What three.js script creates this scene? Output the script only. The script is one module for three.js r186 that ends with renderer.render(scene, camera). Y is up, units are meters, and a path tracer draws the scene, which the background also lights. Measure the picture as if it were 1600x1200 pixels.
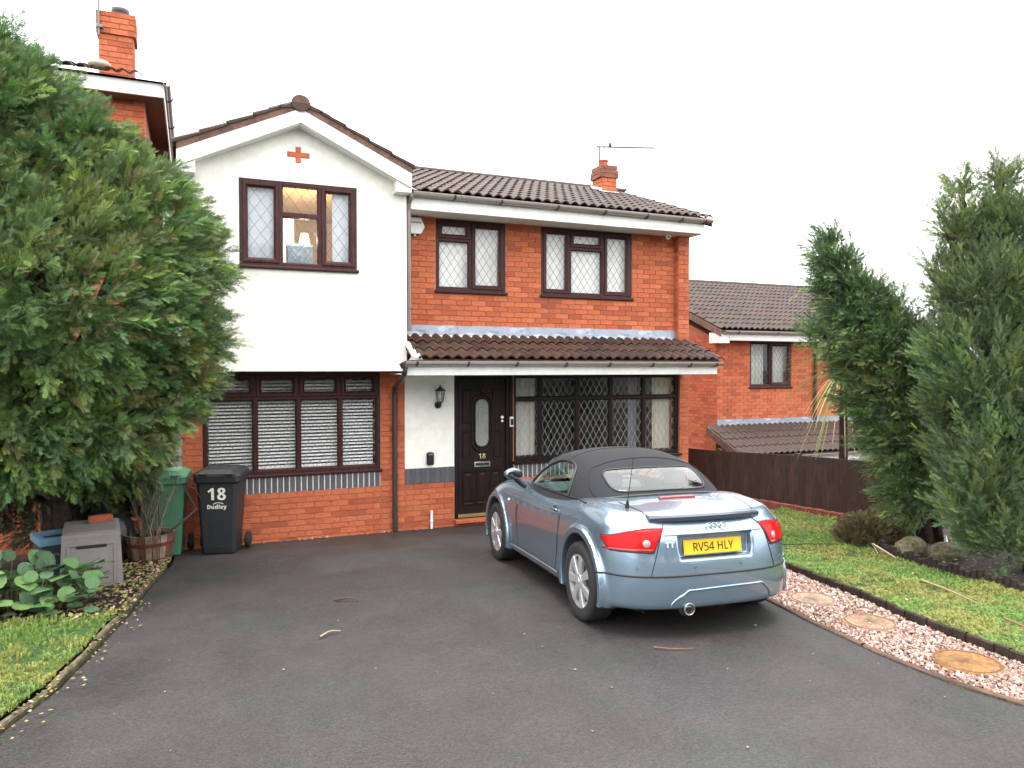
import * as THREE from 'three';
import { mergeGeometries } from 'three/addons/utils/BufferGeometryUtils.js';
import { TextGeometry } from 'three/addons/geometries/TextGeometry.js';
import { FontLoader } from 'three/addons/loaders/FontLoader.js';

// ------------------------------------------------------------ camera, sky, light, exposure
const scene = new THREE.Scene();
const camera = new THREE.PerspectiveCamera(54.3, 4 / 3, 0.1, 2000);
camera.position.set(0, 2.26, 10.13);
{
  const yaw = 23.06 * Math.PI / 180, pitch = -1.22 * Math.PI / 180;
  camera.rotation.set(pitch, -yaw, 0, 'YXZ');
}
scene.add(camera);
{ // bright overcast: one even white cloud layer, a little brighter overhead
  const w = 64, h = 32, d = new Float32Array(w * h * 4);
  for (let y = 0; y < h; y++) for (let x = 0; x < w; x++) {
    const el = ((y + 0.5) / h - 0.5) * Math.PI, s = Math.max(0, Math.sin(el));
    const L = el > 0 ? 0.92 + 0.30 * s : 0.25, o = (y * w + x) * 4;
    d[o] = L; d[o + 1] = L; d[o + 2] = L * 1.005; d[o + 3] = 1;
  }
  const t = new THREE.DataTexture(d, w, h, THREE.RGBAFormat, THREE.FloatType);
  t.mapping = THREE.EquirectangularReflectionMapping; t.magFilter = THREE.LinearFilter; t.needsUpdate = true;
  scene.background = t; scene.environment = t;
}
const sun = new THREE.DirectionalLight(0xfff6ea, 0.9);
sun.position.set(-1, 30, 7); sun.target.position.set(3, 0, 2);
sun.castShadow = true; sun.shadow.radius = 45; sun.shadow.mapSize.set(2048, 2048);
Object.assign(sun.shadow.camera, { left: -25, right: 25, top: 25, bottom: -25, near: 1, far: 90 });
scene.add(sun); scene.add(sun.target);
const renderer = new THREE.WebGLRenderer({ antialias: true });
renderer.toneMapping = THREE.LinearToneMapping;
renderer.toneMappingExposure = 3.9;
renderer.shadowMap.enabled = true;

// ------------------------------------------------------------ helpers
const PI = Math.PI, V3 = THREE.Vector3, clamp = THREE.MathUtils.clamp, lerp = THREE.MathUtils.lerp;
const EYE = camera.position.clone();
function rng(s) { return () => { s = (s + 0x6d2b79f5) | 0; let t = Math.imul(s ^ (s >>> 15), 1 | s); t = (t + Math.imul(t ^ (t >>> 7), 61 | t)) ^ t; return ((t ^ (t >>> 14)) >>> 0) / 4294967296; }; }
const R0 = rng(11);
const hash2 = (x, y, s) => { let h = Math.imul(x, 374761393) ^ Math.imul(y, 668265263) ^ Math.imul(s, 1442695041); h = Math.imul(h ^ (h >>> 13), 1274126177); return ((h ^ (h >>> 16)) >>> 0) / 4294967296; };
function vnoise(x, y, p, s) { // tileable value noise, p cells per tile
  const xi = Math.floor(x), yi = Math.floor(y), fx = x - xi, fy = y - yi, m = (a) => ((a % p) + p) % p;
  const u = fx * fx * (3 - 2 * fx), v = fy * fy * (3 - 2 * fy), x0 = m(xi), x1 = m(xi + 1), y0 = m(yi), y1 = m(yi + 1);
  return lerp(lerp(hash2(x0, y0, s), hash2(x1, y0, s), u), lerp(hash2(x0, y1, s), hash2(x1, y1, s), u), v);
}
function fbm(u, v, p, oct, s) { let a = 0.5, t = 0, n = 0; for (let i = 0; i < oct; i++) { t += a * vnoise(u * p, v * p, p, s + i); n += a; a *= 0.55; p *= 2; } return t / n; }
function sstep(a, b, x) { const t = clamp((x - a) / (b - a), 0, 1); return t * t * (3 - 2 * t); }
function tex(n, fn, srgb = true, m = n) {
  const d = new Uint8Array(n * m * 4);
  for (let y = 0; y < m; y++) for (let x = 0; x < n; x++) {
    const c = fn((x + 0.5) / n, (y + 0.5) / m), o = (y * n + x) * 4;
    if (typeof c === 'number') d[o] = d[o + 1] = d[o + 2] = clamp(c, 0, 1) * 255;
    else { d[o] = clamp(c[0], 0, 1) * 255; d[o + 1] = clamp(c[1], 0, 1) * 255; d[o + 2] = clamp(c[2], 0, 1) * 255; }
    d[o + 3] = 255;
  }
  const t = new THREE.DataTexture(d, n, m, THREE.RGBAFormat);
  t.wrapS = t.wrapT = THREE.RepeatWrapping; t.magFilter = THREE.LinearFilter; t.minFilter = THREE.LinearMipmapLinearFilter; t.generateMipmaps = true;
  if (srgb) t.colorSpace = THREE.SRGBColorSpace; t.needsUpdate = true; return t;
}
const mixc = (a, b, t) => [lerp(a[0], b[0], t), lerp(a[1], b[1], t), lerp(a[2], b[2], t)];
function mat(r, g, b, rough = 0.8, o = {}) { const m = new THREE.MeshPhysicalMaterial({ roughness: rough, ...o }); m.color.setRGB(r, g, b); m.side = THREE.DoubleSide; return m; }
const used = new Map();
function numbered(n) { const k = used.get(n) ?? 0; used.set(n, k + 1); return k ? n + '_' + String(k).padStart(3, '0') : n; }
function sh(o) { o.castShadow = o.receiveShadow = true; return o; }
function part(name, geo, m, parent) { const o = sh(new THREE.Mesh(Array.isArray(geo) ? (geo.length > 1 ? mergeAll(geo) : geo[0]) : geo, m)); o.name = name; parent.add(o); return o; }
function tag(o, label, category, group, kind) { if (label) o.userData.label = label; if (category) o.userData.category = category; if (group) o.userData.group = group; if (kind) o.userData.kind = kind; return o; }
function thing(name, label, category, pos = [0, 0, 0], turn = 0, group) { const o = new THREE.Group(); o.name = numbered(name); scene.add(o); o.position.set(...pos); o.rotation.y = turn; return tag(o, label, category, group); }
function single(name, geo, m, label, category, group) { const o = part(numbered(name), geo, m, scene); return tag(o, label, category, group); }
function struct(name, geo, m) { const o = part(numbered(name), geo, m, scene); o.userData.kind = 'structure'; return o; }
function mergeAll(list) {
  list = list.map((g) => g.index ? g.toNonIndexed() : g);
  const keep = list.every((g) => g.attributes.color) ? ['position', 'normal', 'uv', 'color'] : ['position', 'normal', 'uv'];
  for (const g of list) { for (const k of Object.keys(g.attributes)) if (!keep.includes(k)) g.deleteAttribute(k); if (!g.attributes.uv) metreUV(g); if (!g.attributes.normal) g.computeVertexNormals(); }
  return mergeGeometries(list);
}
function metreUV(g, s = 1) { // uv in metres from the axis that the face looks along
  const p = g.attributes.position, n = g.attributes.normal, uv = new Float32Array(p.count * 2);
  for (let i = 0; i < p.count; i++) {
    const ax = Math.abs(n.getX(i)), ay = Math.abs(n.getY(i)), az = Math.abs(n.getZ(i)), x = p.getX(i), y = p.getY(i), z = p.getZ(i);
    if (ay >= ax && ay >= az) { uv[2 * i] = x * s; uv[2 * i + 1] = -z * s; } else if (ax >= az) { uv[2 * i] = z * s; uv[2 * i + 1] = y * s; } else { uv[2 * i] = x * s; uv[2 * i + 1] = y * s; }
  }
  g.setAttribute('uv', new THREE.BufferAttribute(uv, 2)); return g;
}
function bx(x0, x1, y0, y1, z0, z1) { const g = new THREE.BoxGeometry(x1 - x0, y1 - y0, z1 - z0); g.translate((x0 + x1) / 2, (y0 + y1) / 2, (z0 + z1) / 2); return metreUV(g); }
function cbx(x0, x1, y0, y1, z0, z1, c = 0.008) { // box with chamfered edges
  const hx = (x1 - x0) / 2, hy = (y1 - y0) / 2, hz = (z1 - z0) / 2, h = [hx, hy, hz], pos = []; c = Math.min(c, hx * 0.9, hy * 0.9, hz * 0.9);
  const P = (s, a) => { const v = [0, 0, 0]; for (let i = 0; i < 3; i++) v[i] = s[i] * (h[i] - (i === a ? 0 : c)); return v; };
  const tri = (a, b, d) => { const n = new V3(...b).sub(new V3(...a)).cross(new V3(...d).sub(new V3(...a))), m = new V3(...a).add(new V3(...b)).add(new V3(...d)); if (n.dot(m) < 0) pos.push(...a, ...d, ...b); else pos.push(...a, ...b, ...d); };
  for (let a = 0; a < 3; a++) for (const s of [-1, 1]) { const b = (a + 1) % 3, d = (a + 2) % 3, q = [[-1, -1], [1, -1], [1, 1], [-1, 1]].map(([i, j]) => { const t = [0, 0, 0]; t[a] = s; t[b] = i; t[d] = j; return P(t, a); }); tri(q[0], q[1], q[2]); tri(q[0], q[2], q[3]); }
  for (let a = 0; a < 3; a++) for (const i of [-1, 1]) for (const j of [-1, 1]) { const b = (a + 1) % 3, d = (a + 2) % 3, m = (s, w) => { const t = [0, 0, 0]; t[a] = s; t[b] = i; t[d] = j; return P(t, w); }; const q = [m(-1, b), m(1, b), m(1, d), m(-1, d)]; tri(q[0], q[1], q[2]); tri(q[0], q[2], q[3]); }
  for (const i of [-1, 1]) for (const j of [-1, 1]) for (const k of [-1, 1]) tri(P([i, j, k], 0), P([i, j, k], 1), P([i, j, k], 2));
  const g = new THREE.BufferGeometry(); g.setAttribute('position', new THREE.Float32BufferAttribute(pos, 3)); g.computeVertexNormals(); g.translate((x0 + x1) / 2, (y0 + y1) / 2, (z0 + z1) / 2); return metreUV(g);
}
function cyl(r0, r1, h, x, y, z, n = 20) { const g = new THREE.CylinderGeometry(r1, r0, h, n); g.translate(x, y + h / 2, z); return g; }
function tube(pts, r, n = 8, seg) { return new THREE.TubeGeometry(new THREE.CatmullRomCurve3(pts.map((p) => p.isVector3 ? p : new V3(...p)), false, 'catmullrom', 0.3), seg ?? Math.max(2, (pts.length - 1) * 4), r, n); }
function limb(pts, r0, r1, n = 7) { // tapered tube
  const c = new THREE.CatmullRomCurve3(pts.map((p) => p.isVector3 ? p : new V3(...p))), seg = (pts.length - 1) * 3, g = new THREE.TubeGeometry(c, seg, 1, n), p = g.attributes.position;
  for (let i = 0; i <= seg; i++) { const q = c.getPointAt(i / seg), r = lerp(r0, r1, i / seg); for (let j = 0; j <= n; j++) { const k = i * (n + 1) + j; p.setXYZ(k, q.x + (p.getX(k) - q.x) * r, q.y + (p.getY(k) - q.y) * r, q.z + (p.getZ(k) - q.z) * r); } }
  return g;
}
function soup(quads) { // list of quads or triangles, each an array of [x,y,z]
  const pos = []; for (const q of quads) { pos.push(...q[0], ...q[1], ...q[2]); if (q[3]) pos.push(...q[0], ...q[2], ...q[3]); }
  const g = new THREE.BufferGeometry(); g.setAttribute('position', new THREE.Float32BufferAttribute(pos, 3)); g.computeVertexNormals(); return metreUV(g);
}
function sweepFrame(x0, x1, y0, y1, prof) { // profile [inset, z] carried round a rectangle with mitred corners
  const q = [];
  for (let i = 0; i < prof.length - 1; i++) {
    const [a, za] = prof[i], [b, zb] = prof[i + 1];
    const A = [[x0 + a, y0 + a, za], [x1 - a, y0 + a, za], [x1 - a, y1 - a, za], [x0 + a, y1 - a, za]], B = [[x0 + b, y0 + b, zb], [x1 - b, y0 + b, zb], [x1 - b, y1 - b, zb], [x0 + b, y1 - b, zb]];
    for (let k = 0; k < 4; k++) q.push([A[k], A[(k + 1) % 4], B[(k + 1) % 4], B[k]]);
  }
  return soup(q);
}
function prism(pts, z0, z1) { const s = new THREE.Shape(pts.map((p) => new THREE.Vector2(...p))), g = new THREE.ExtrudeGeometry(s, { depth: z1 - z0, bevelEnabled: false }); g.translate(0, 0, z0); return metreUV(g); }
function wallWithHoles(x0, x1, y0, y1, z0, z1, holes) {
  const s = new THREE.Shape([[x0, y0], [x1, y0], [x1, y1], [x0, y1]].map((p) => new THREE.Vector2(...p)));
  for (const [a, b, c, d] of holes) s.holes.push(new THREE.Path([[a, c], [a, d], [b, d], [b, c]].map((p) => new THREE.Vector2(...p))));
  const g = new THREE.ExtrudeGeometry(s, { depth: z1 - z0, bevelEnabled: false }); g.translate(0, 0, z0); return metreUV(g);
}
const groundY = (x, z) => (z > 0 ? 0.03 * Math.min(z, 16) + 0.1 * (1 - Math.exp(-z / 2.5)) : 0);

// ------------------------------------------------------------ materials
const T = {};
T.brick = tex(256, (u, v) => { const a = fbm(u, v, 6, 5, 3), b = fbm(u, v, 40, 3, 9), c = fbm(u, v, 3, 3, 31); const k = 0.92 + 0.22 * (a - 0.5) + 0.26 * (b - 0.5) - 0.16 * sstep(0.62, 0.75, c); return [k, k * 0.985, k * 0.97]; });
T.brickBump = tex(256, (u, v) => 0.5 * fbm(u, v, 14, 4, 5) + 0.5 * fbm(u, v, 60, 2, 6), false);
T.fine = tex(256, (u, v) => 0.55 * fbm(u, v, 24, 4, 15) + 0.45 * fbm(u, v, 90, 2, 16), false);
T.mottle = tex(512, (u, v) => { const a = fbm(u, v, 4, 6, 21), b = fbm(u, v, 30, 4, 22); const k = 0.95 + 0.07 * (a - 0.5) + 0.09 * (b - 0.5); return [k, k, k * 0.99]; });
T.tile = tex(256, (u, v) => { const a = fbm(u, v, 5, 5, 41), b = fbm(u, v, 36, 3, 42), l = sstep(0.64, 0.72, fbm(u, v, 9, 4, 44)); const k = 0.72 + 0.4 * (a - 0.5) + 0.4 * (b - 0.5); return mixc([k, k * 0.96, k * 0.94], [0.86, 0.86, 0.72], l * 0.35); });
T.asph = tex(1024, (u, v) => {
  const f = fbm(u, v, 180, 2, 51), m = fbm(u, v, 7, 5, 52), g = fbm(u, v, 3, 4, 53), h = hash2(Math.floor(u * 1024), Math.floor(v * 1024), 4);
  let k = 0.60 + 0.34 * (f - 0.5) + 0.16 * (m - 0.5) + (h > 0.9985 ? 0.25 : 0) + (h < 0.05 ? -0.09 : 0);
  const t = sstep(0.46, 0.66, g); return mixc([k * 1.0, k * 0.965, k * 0.975], [k * 0.975, k * 0.995, k * 0.965], t);
});
T.asphBump = tex(512, (u, v) => 0.75 * fbm(u, v, 128, 2, 51) + 0.25 * fbm(u, v, 30, 3, 55), false);
T.asphRough = tex(512, (u, v) => { const a = fbm(u, v, 5, 5, 57); return 0.50 + 0.20 * sstep(0.36, 0.62, a) + 0.08 * fbm(u, v, 120, 2, 58); }, false);
T.wood = tex(256, (u, v) => { const w = fbm(u * 1, v * 0.12, 32, 4, 61), f = fbm(u, v * 0.2, 64, 2, 62); const k = 0.78 + 0.45 * (w - 0.5) + 0.25 * (f - 0.5); return [k, k * 0.97, k * 0.94]; });
T.fence = tex(512, (u, v) => { const w = fbm(u, v * 0.06, 64, 4, 71), m = fbm(u, v, 6, 5, 72), s = sstep(0.60, 0.78, fbm(u, v * 0.10, 28, 3, 73)); const k = 0.66 + 0.5 * (w - 0.5) + 0.3 * (m - 0.5); return mixc([k, k * 0.9, k * 0.85], [0.82, 0.78, 0.74], s * 0.5); });
T.lead = tex(512, (u, v) => { const a = fbm(u, v, 5, 5, 81), b = fbm(u, v, 20, 4, 82); const s = sstep(0.62, 0.72, b), w = sstep(0.55, 0.75, a); let c = mixc([0.66, 0.69, 0.74], [0.84, 0.86, 0.89], w); return mixc(c, [0.42, 0.43, 0.47], s * 0.5); });
T.soil = tex(512, (u, v) => { const a = fbm(u, v, 14, 5, 91), b = fbm(u, v, 70, 3, 92); const k = 0.5 + 0.6 * (a - 0.5) + 0.6 * (b - 0.5); return mixc([k * 0.72, k * 0.55, k * 0.42], [k * 0.5, k * 0.42, k * 0.36], fbm(u, v, 4, 3, 94)); });
T.turf = tex(512, (u, v) => { const a = fbm(u, v, 6, 5, 101), b = fbm(u, v, 60, 3, 102); const k = 0.55 + 0.5 * (b - 0.5); return mixc([k * 0.62, k * 0.68, k * 0.24], [k * 0.38, k * 0.56, k * 0.2], sstep(0.4, 0.62, a)); });
T.stone = tex(256, (u, v) => { const a = fbm(u, v, 6, 5, 111), b = fbm(u, v, 40, 3, 112); const k = 0.72 + 0.4 * (a - 0.5) + 0.4 * (b - 0.5); return mixc([k, k * 0.97, k * 0.9], [k * 0.75, k * 0.8, k * 0.55], sstep(0.5, 0.66, fbm(u, v, 5, 4, 113))); });
T.cloth = tex(256, (u, v) => 0.5 + 0.25 * Math.sin(u * 2 * PI * 64) * Math.sin(v * 2 * PI * 64) + 0.3 * (fbm(u, v, 30, 3, 121) - 0.5), false);
function rep(t, s, r = s) { const c = t.clone(); c.repeat.set(s, r); c.needsUpdate = true; return c; }

const M = {};
const brickTones = [[0.58, 0.162, 0.072], [0.52, 0.132, 0.057], [0.55, 0.142, 0.062], [0.44, 0.105, 0.047], [0.58, 0.165, 0.074], [0.38, 0.096, 0.050], [0.50, 0.124, 0.050]];
M.bricks = brickTones.map(([r, g, b], i) => { const t = T.brick.clone(); t.offset.set(i * 0.17, i * 0.31); t.needsUpdate = true; return mat(r, g, b, 0.9, { map: t, bumpMap: T.brickBump, bumpScale: 0.003 }); });
M.brickStuff = mat(1, 1, 1, 0.9, { map: rep(T.brick, 1), bumpMap: T.brickBump, bumpScale: 0.003, vertexColors: true });
M.mortar = mat(0.42, 0.165, 0.095, 0.95, { map: rep(T.mottle, 1.3), bumpMap: rep(T.fine, 3), bumpScale: 0.003 });
M.paleMortar = mat(0.70, 0.67, 0.63, 0.95, { bumpMap: rep(T.fine, 4), bumpScale: 0.002 });
M.blueBrick = [[0.105, 0.105, 0.118], [0.085, 0.086, 0.10], [0.13, 0.128, 0.135]].map(([r, g, b]) => mat(r, g, b, 0.6, { map: T.brick, bumpMap: T.brickBump, bumpScale: 0.002 }));
M.render = mat(0.90, 0.88, 0.83, 0.92, { map: rep(T.mottle, 0.5), bumpMap: rep(T.fine, 1.6), bumpScale: 0.004 });
M.brown = mat(0.070, 0.021, 0.022, 0.5, { map: rep(T.wood, 2), specularIntensity: 0.55 });
M.brownDark = mat(0.022, 0.011, 0.010, 0.45, { map: rep(T.wood, 2), specularIntensity: 0.45 });
M.whitePvc = mat(0.85, 0.845, 0.83, 0.45, { map: rep(T.mottle, 0.7) });
M.soffit = M.whitePvc;
M.gutter = mat(0.30, 0.25, 0.24, 0.22, { clearcoat: 0.6, clearcoatRoughness: 0.2, map: rep(T.mottle, 2) });
M.pipe = mat(0.05, 0.032, 0.032, 0.4, { map: rep(T.mottle, 2) });
M.lead = mat(0.62, 0.64, 0.67, 0.5, { map: rep(T.lead, 0.9, 2.2), metalness: 0.15, bumpMap: rep(T.fine, 1), bumpScale: 0.004 });
M.cement = mat(0.70, 0.68, 0.65, 0.95, { map: rep(T.mottle, 2), bumpMap: rep(T.fine, 3), bumpScale: 0.006 });
const tileTones = [[0.072, 0.037, 0.029], [0.056, 0.030, 0.025], [0.092, 0.045, 0.033], [0.064, 0.039, 0.028], [0.050, 0.028, 0.024], [0.080, 0.047, 0.032]];
M.tiles = tileTones.map(([r, g, b], i) => { const t = T.tile.clone(); t.offset.set(i * 0.23, i * 0.37); t.repeat.set(1.6, 1.6); t.needsUpdate = true; return mat(r, g, b, 0.58, { map: t, specularIntensity: 0.7, bumpMap: rep(T.fine, 2), bumpScale: 0.003 }); });
M.tileStuff = mat(0.070, 0.039, 0.030, 0.6, { map: rep(T.tile, 1.6), bumpMap: rep(T.fine, 2), bumpScale: 0.003 });
M.glass = mat(1, 1, 1, 0.02, { transmission: 1, thickness: 0, ior: 1.52 });
M.came = mat(0.16, 0.165, 0.17, 0.5, { metalness: 0.3 });
M.cameLight = mat(0.30, 0.30, 0.295, 0.5, { metalness: 0.2 });
M.blind = mat(0.86, 0.86, 0.85, 0.5);
M.net = mat(0.84, 0.85, 0.86, 0.95, { map: rep(T.mottle, 3) });
M.netGrey = mat(0.52, 0.57, 0.63, 0.95, { map: rep(T.mottle, 3) });
M.interior = mat(0.36, 0.34, 0.31, 0.9);
M.yellow = mat(0.80, 0.60, 0.32, 0.9, { map: rep(T.mottle, 1) });
M.black = mat(0.012, 0.012, 0.013, 0.45);
M.blackMatte = mat(0.012, 0.012, 0.013, 0.85);
M.chrome = mat(0.75, 0.75, 0.76, 0.15, { metalness: 1 });
M.brass = mat(0.75, 0.62, 0.35, 0.25, { metalness: 0.9 });
M.white = mat(0.8, 0.8, 0.8, 0.4);
const font = await new FontLoader().loadAsync('fonts/droid/droid_sans_bold.typeface.json');
function text3(s, size, depth) { const g = new TextGeometry(s, { font, size, depth, curveSegments: 5, bevelEnabled: false }); g.computeBoundingBox(); const b = g.boundingBox; g.translate(-(b.min.x + b.max.x) / 2, -(b.min.y + b.max.y) / 2, 0); return g; }

// ------------------------------------------------------------ bricks and tiles, laid one by one
const unitBox = new THREE.BoxGeometry(1, 1, 1);
const BL = 0.225, BH = 0.075, JT = 0.010;
// frame: origin o, u axis, normal n (v is up). Rows of bricks in stretcher bond over [u0,u1]x[v0,v1] without the holes.
function layBricks(list, fr, u0, u1, v0, v1, holes = [], seed = 1, phase = 0, proud = 0.009) {
  const r = rng(seed), rows = Math.round((v1 - v0) / BH), bh = (v1 - v0) / rows;
  for (let k = 0; k < rows; k++) {
    const va = v0 + k * bh + JT / 2, vb = v0 + (k + 1) * bh - JT / 2;
    let free = [[u0, u1]];
    for (const [a, b, c, d] of holes) if (vb > c + 0.012 && va < d - 0.012) free = free.flatMap(([p, q]) => [[p, Math.min(q, a)], [Math.max(p, b), q]].filter(([x, y]) => y - x > 0.02));
    const off = phase + (k % 2 ? 0 : BL / 2);
    for (const [p, q] of free) for (let i = Math.floor((p - off) / BL); i <= Math.ceil((q - off) / BL); i++) {
      const a = Math.max(p + JT / 2, off + i * BL + JT / 2), b = Math.min(q - JT / 2, off + (i + 1) * BL - JT / 2);
      if (b - a < 0.03) continue;
      const c = fr.o.clone().addScaledVector(fr.u, (a + b) / 2); c.y += (va + vb) / 2; c.addScaledVector(fr.n, proud - 0.02 + (r() - 0.5) * 0.004);
      list.push({ c, w: b - a, h: vb - va - r() * 0.003, turn: Math.atan2(fr.n.x, fr.n.z), tone: Math.floor(r() * r() * 0.999 * 7 + (r() < 0.35 ? 2 : 0)) % 7, jit: 0.88 + r() * 0.24 });
    }
  }
}
function setBricks(parent, list, most) {
  list.sort((a, b) => b.w * b.h / b.c.distanceToSquared(EYE) - a.w * a.h / a.c.distanceToSquared(EYE));
  list.slice(0, most).forEach((b) => { const o = part('brick', unitBox, M.bricks[b.tone], parent); o.position.copy(b.c); o.rotation.y = b.turn; o.scale.set(b.w, b.h, 0.04); });
  const rest = list.slice(most);
  if (rest.length) {
    const m4 = new THREE.Matrix4(), col = [], gs = rest.map((b) => { const g = unitBox.clone(); g.applyMatrix4(m4.compose(b.c, new THREE.Quaternion().setFromAxisAngle(new V3(0, 1, 0), b.turn), new V3(b.w, b.h, 0.04))); const t = brickTones[b.tone], a = new Float32Array(g.attributes.position.count * 3); for (let i = 0; i < a.length; i += 3) { a[i] = t[0] * b.jit; a[i + 1] = t[1] * b.jit; a[i + 2] = t[2] * b.jit; } g.setAttribute('color', new THREE.BufferAttribute(a, 3)); return g; });
    const o = part('bricks', mergeAll(gs), M.brickStuff, parent); o.userData.kind = 'stuff';
  }
}
function tileGeometry(w, len, rolls, hgt = 0.042, thick = 0.018) { // x across, z down the slope (front edge at z = len)
  const n = rolls * 6, q = [], H = (x) => hgt * Math.pow(0.5 - 0.5 * Math.cos(x / w * rolls * 2 * PI), 0.8);
  const pos = [], nor = [], idx = [], uv = [];
  for (const [z, lift] of [[0, 0], [len, thick + 0.006]]) for (let i = 0; i <= n; i++) { const x = i / n * w, e = 0.002, s = (H(x + e) - H(x - e)) / (2 * e), l = Math.hypot(s, 1); pos.push(x, H(x) + lift, z); nor.push(-s / l, 1 / l, 0); uv.push(x, z); }
  for (let i = 0; i < n; i++) { const a = i, b = i + 1, c = n + 1 + i, d = n + 2 + i; idx.push(a, c, b, b, c, d); }
  const base = pos.length / 3;
  for (let i = 0; i <= n; i++) { const x = i / n * w; pos.push(x, H(x) + thick + 0.006, len, x, H(x) + 0.006 - 0.004, len); nor.push(0, 0, 1, 0, 0, 1); uv.push(x, 0, x, 0.02); }
  for (let i = 0; i < n; i++) { const a = base + 2 * i; idx.push(a, a + 1, a + 2, a + 2, a + 1, a + 3); }
  const g = new THREE.BufferGeometry(); g.setAttribute('position', new THREE.Float32BufferAttribute(pos, 3)); g.setAttribute('normal', new THREE.Float32BufferAttribute(nor, 3)); g.setAttribute('uv', new THREE.Float32BufferAttribute(uv, 2)); g.setIndex(idx); return g;
}
const TW = 0.30, tileGeo = tileGeometry(TW, 0.40, 2), tileHalf = tileGeometry(TW / 2, 0.40, 1);
// tiles from eaves point e0 along unit u for length L, up the slope along unit s for slope length D
function layTiles(list, e0, u, s, L, D, gauge, seed, cut) {
  const r = rng(seed), n = new V3().crossVectors(s, u); if (n.y < 0) n.negate(); const X = u.clone(), Y = n, Z = s.clone().negate();
  if (new V3().crossVectors(X, Y).dot(Z) < 0) X.negate();
  const rows = Math.ceil(D / gauge);
  for (let k = 0; k < rows; k++) for (let i = 0; i < Math.floor(L / TW + 0.02); i++) {
    const along = i * TW, up = k * gauge, p = e0.clone().addScaledVector(u, X.dot(u) > 0 ? along : along + TW).addScaledVector(s, Math.min(up + 0.40, D + 0.02)).addScaledVector(n, 0.004 + (r() - 0.5) * 0.004);
    if (cut && cut(along + TW / 2, up + gauge / 2)) continue;
    list.push({ m: new THREE.Matrix4().makeBasis(X, Y, Z).setPosition(p), tone: Math.floor(r() * 6), p });
  }
}
function setTiles(parent, list, most) {
  list.sort((a, b) => a.p.distanceToSquared(EYE) - b.p.distanceToSquared(EYE));
  list.slice(0, most).forEach((t) => { const o = part('roof_tile', tileGeo, M.tiles[t.tone], parent); o.applyMatrix4(t.m); });
  const rest = list.slice(most);
  if (rest.length) { const o = part('roof_tiles', mergeAll(rest.map((t) => tileGeo.clone().applyMatrix4(t.m))), M.tileStuff, parent); o.userData.kind = 'stuff'; }
}
// ------------------------------------------------------------ ground
M.asphalt = mat(0.080, 0.0765, 0.0755, 1, { map: rep(T.asph, 0.55), bumpMap: rep(T.asphBump, 0.9), bumpScale: 0.006, roughnessMap: rep(T.asphRough, 0.22) });
M.soil = mat(0.26, 0.22, 0.19, 1, { map: rep(T.soil, 0.9), bumpMap: rep(T.fine, 1.5), bumpScale: 0.02 });
M.turf = mat(0.62, 0.72, 0.40, 1, { map: rep(T.turf, 0.8), bumpMap: rep(T.fine, 1.5), bumpScale: 0.02 });
M.path = mat(0.20, 0.19, 0.18, 0.9, { map: rep(T.mottle, 0.8), bumpMap: rep(T.fine, 1), bumpScale: 0.006 });
// a sheet between two edge curves xa(z), xb(z)
function sheet(xa, xb, z0, z1, lift, nx, nz, wob = 0) {
  const pos = [], uv = [], idx = [];
  for (let j = 0; j <= nz; j++) for (let i = 0; i <= nx; i++) { const z = lerp(z0, z1, j / nz), x = lerp(xa(z), xb(z), i / nx); pos.push(x, groundY(x, z) + lift + wob * (fbm(x * 0.21 + 5, z * 0.21 + 5, 16, 3, 7) - 0.5), z); uv.push(x, -z); }
  for (let j = 0; j < nz; j++) for (let i = 0; i < nx; i++) { const a = j * (nx + 1) + i, b = a + nx + 1; idx.push(a, b, a + 1, a + 1, b, b + 1); }
  const g = new THREE.BufferGeometry(); g.setAttribute('position', new THREE.Float32BufferAttribute(pos, 3)); g.setAttribute('uv', new THREE.Float32BufferAttribute(uv, 2)); g.setIndex(idx); g.computeVertexNormals(); return g;
}
function curve(pts) { return (z) => { if (z <= pts[0][1]) return pts[0][0]; for (let i = 0; i < pts.length - 1; i++) if (z <= pts[i + 1][1]) { const t = (z - pts[i][1]) / (pts[i + 1][1] - pts[i][1]), s = t * t * (3 - 2 * t); return lerp(pts[i][0], pts[i + 1][0], 0.6 * t + 0.4 * s); } return pts[pts.length - 1][0]; }; }
const driveL = curve([[-0.20, 0.0], [-0.23, 0.89], [-0.47, 2.71], [-0.64, 3.87], [-0.78, 4.61], [-0.99, 5.3], [-1.25, 6.2], [-1.6, 8], [-1.9, 12], [-2.2, 16]]);
const driveR = curve([[5.30, 1.4], [5.05, 3.0], [4.78, 4.2], [4.56, 5.07], [4.41, 5.87], [4.31, 6.5], [4.30, 6.95], [4.37, 7.37], [4.55, 8.2], [4.9, 10], [5.3, 16]]);
const gravR = curve([[6.05, 1.4], [5.80, 3.0], [5.53, 4.18], [5.35, 5.23], [5.12, 6.12], [5.01, 6.95], [5.05, 7.8], [5.3, 10], [5.8, 16]]);
const bedL = curve([[8.3, 2.0], [7.75, 3.0], [7.20, 3.75], [6.74, 4.54], [6.60, 5.35], [6.57, 5.95], [6.62, 7.0], [6.9, 9], [7.2, 16]]);
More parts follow.
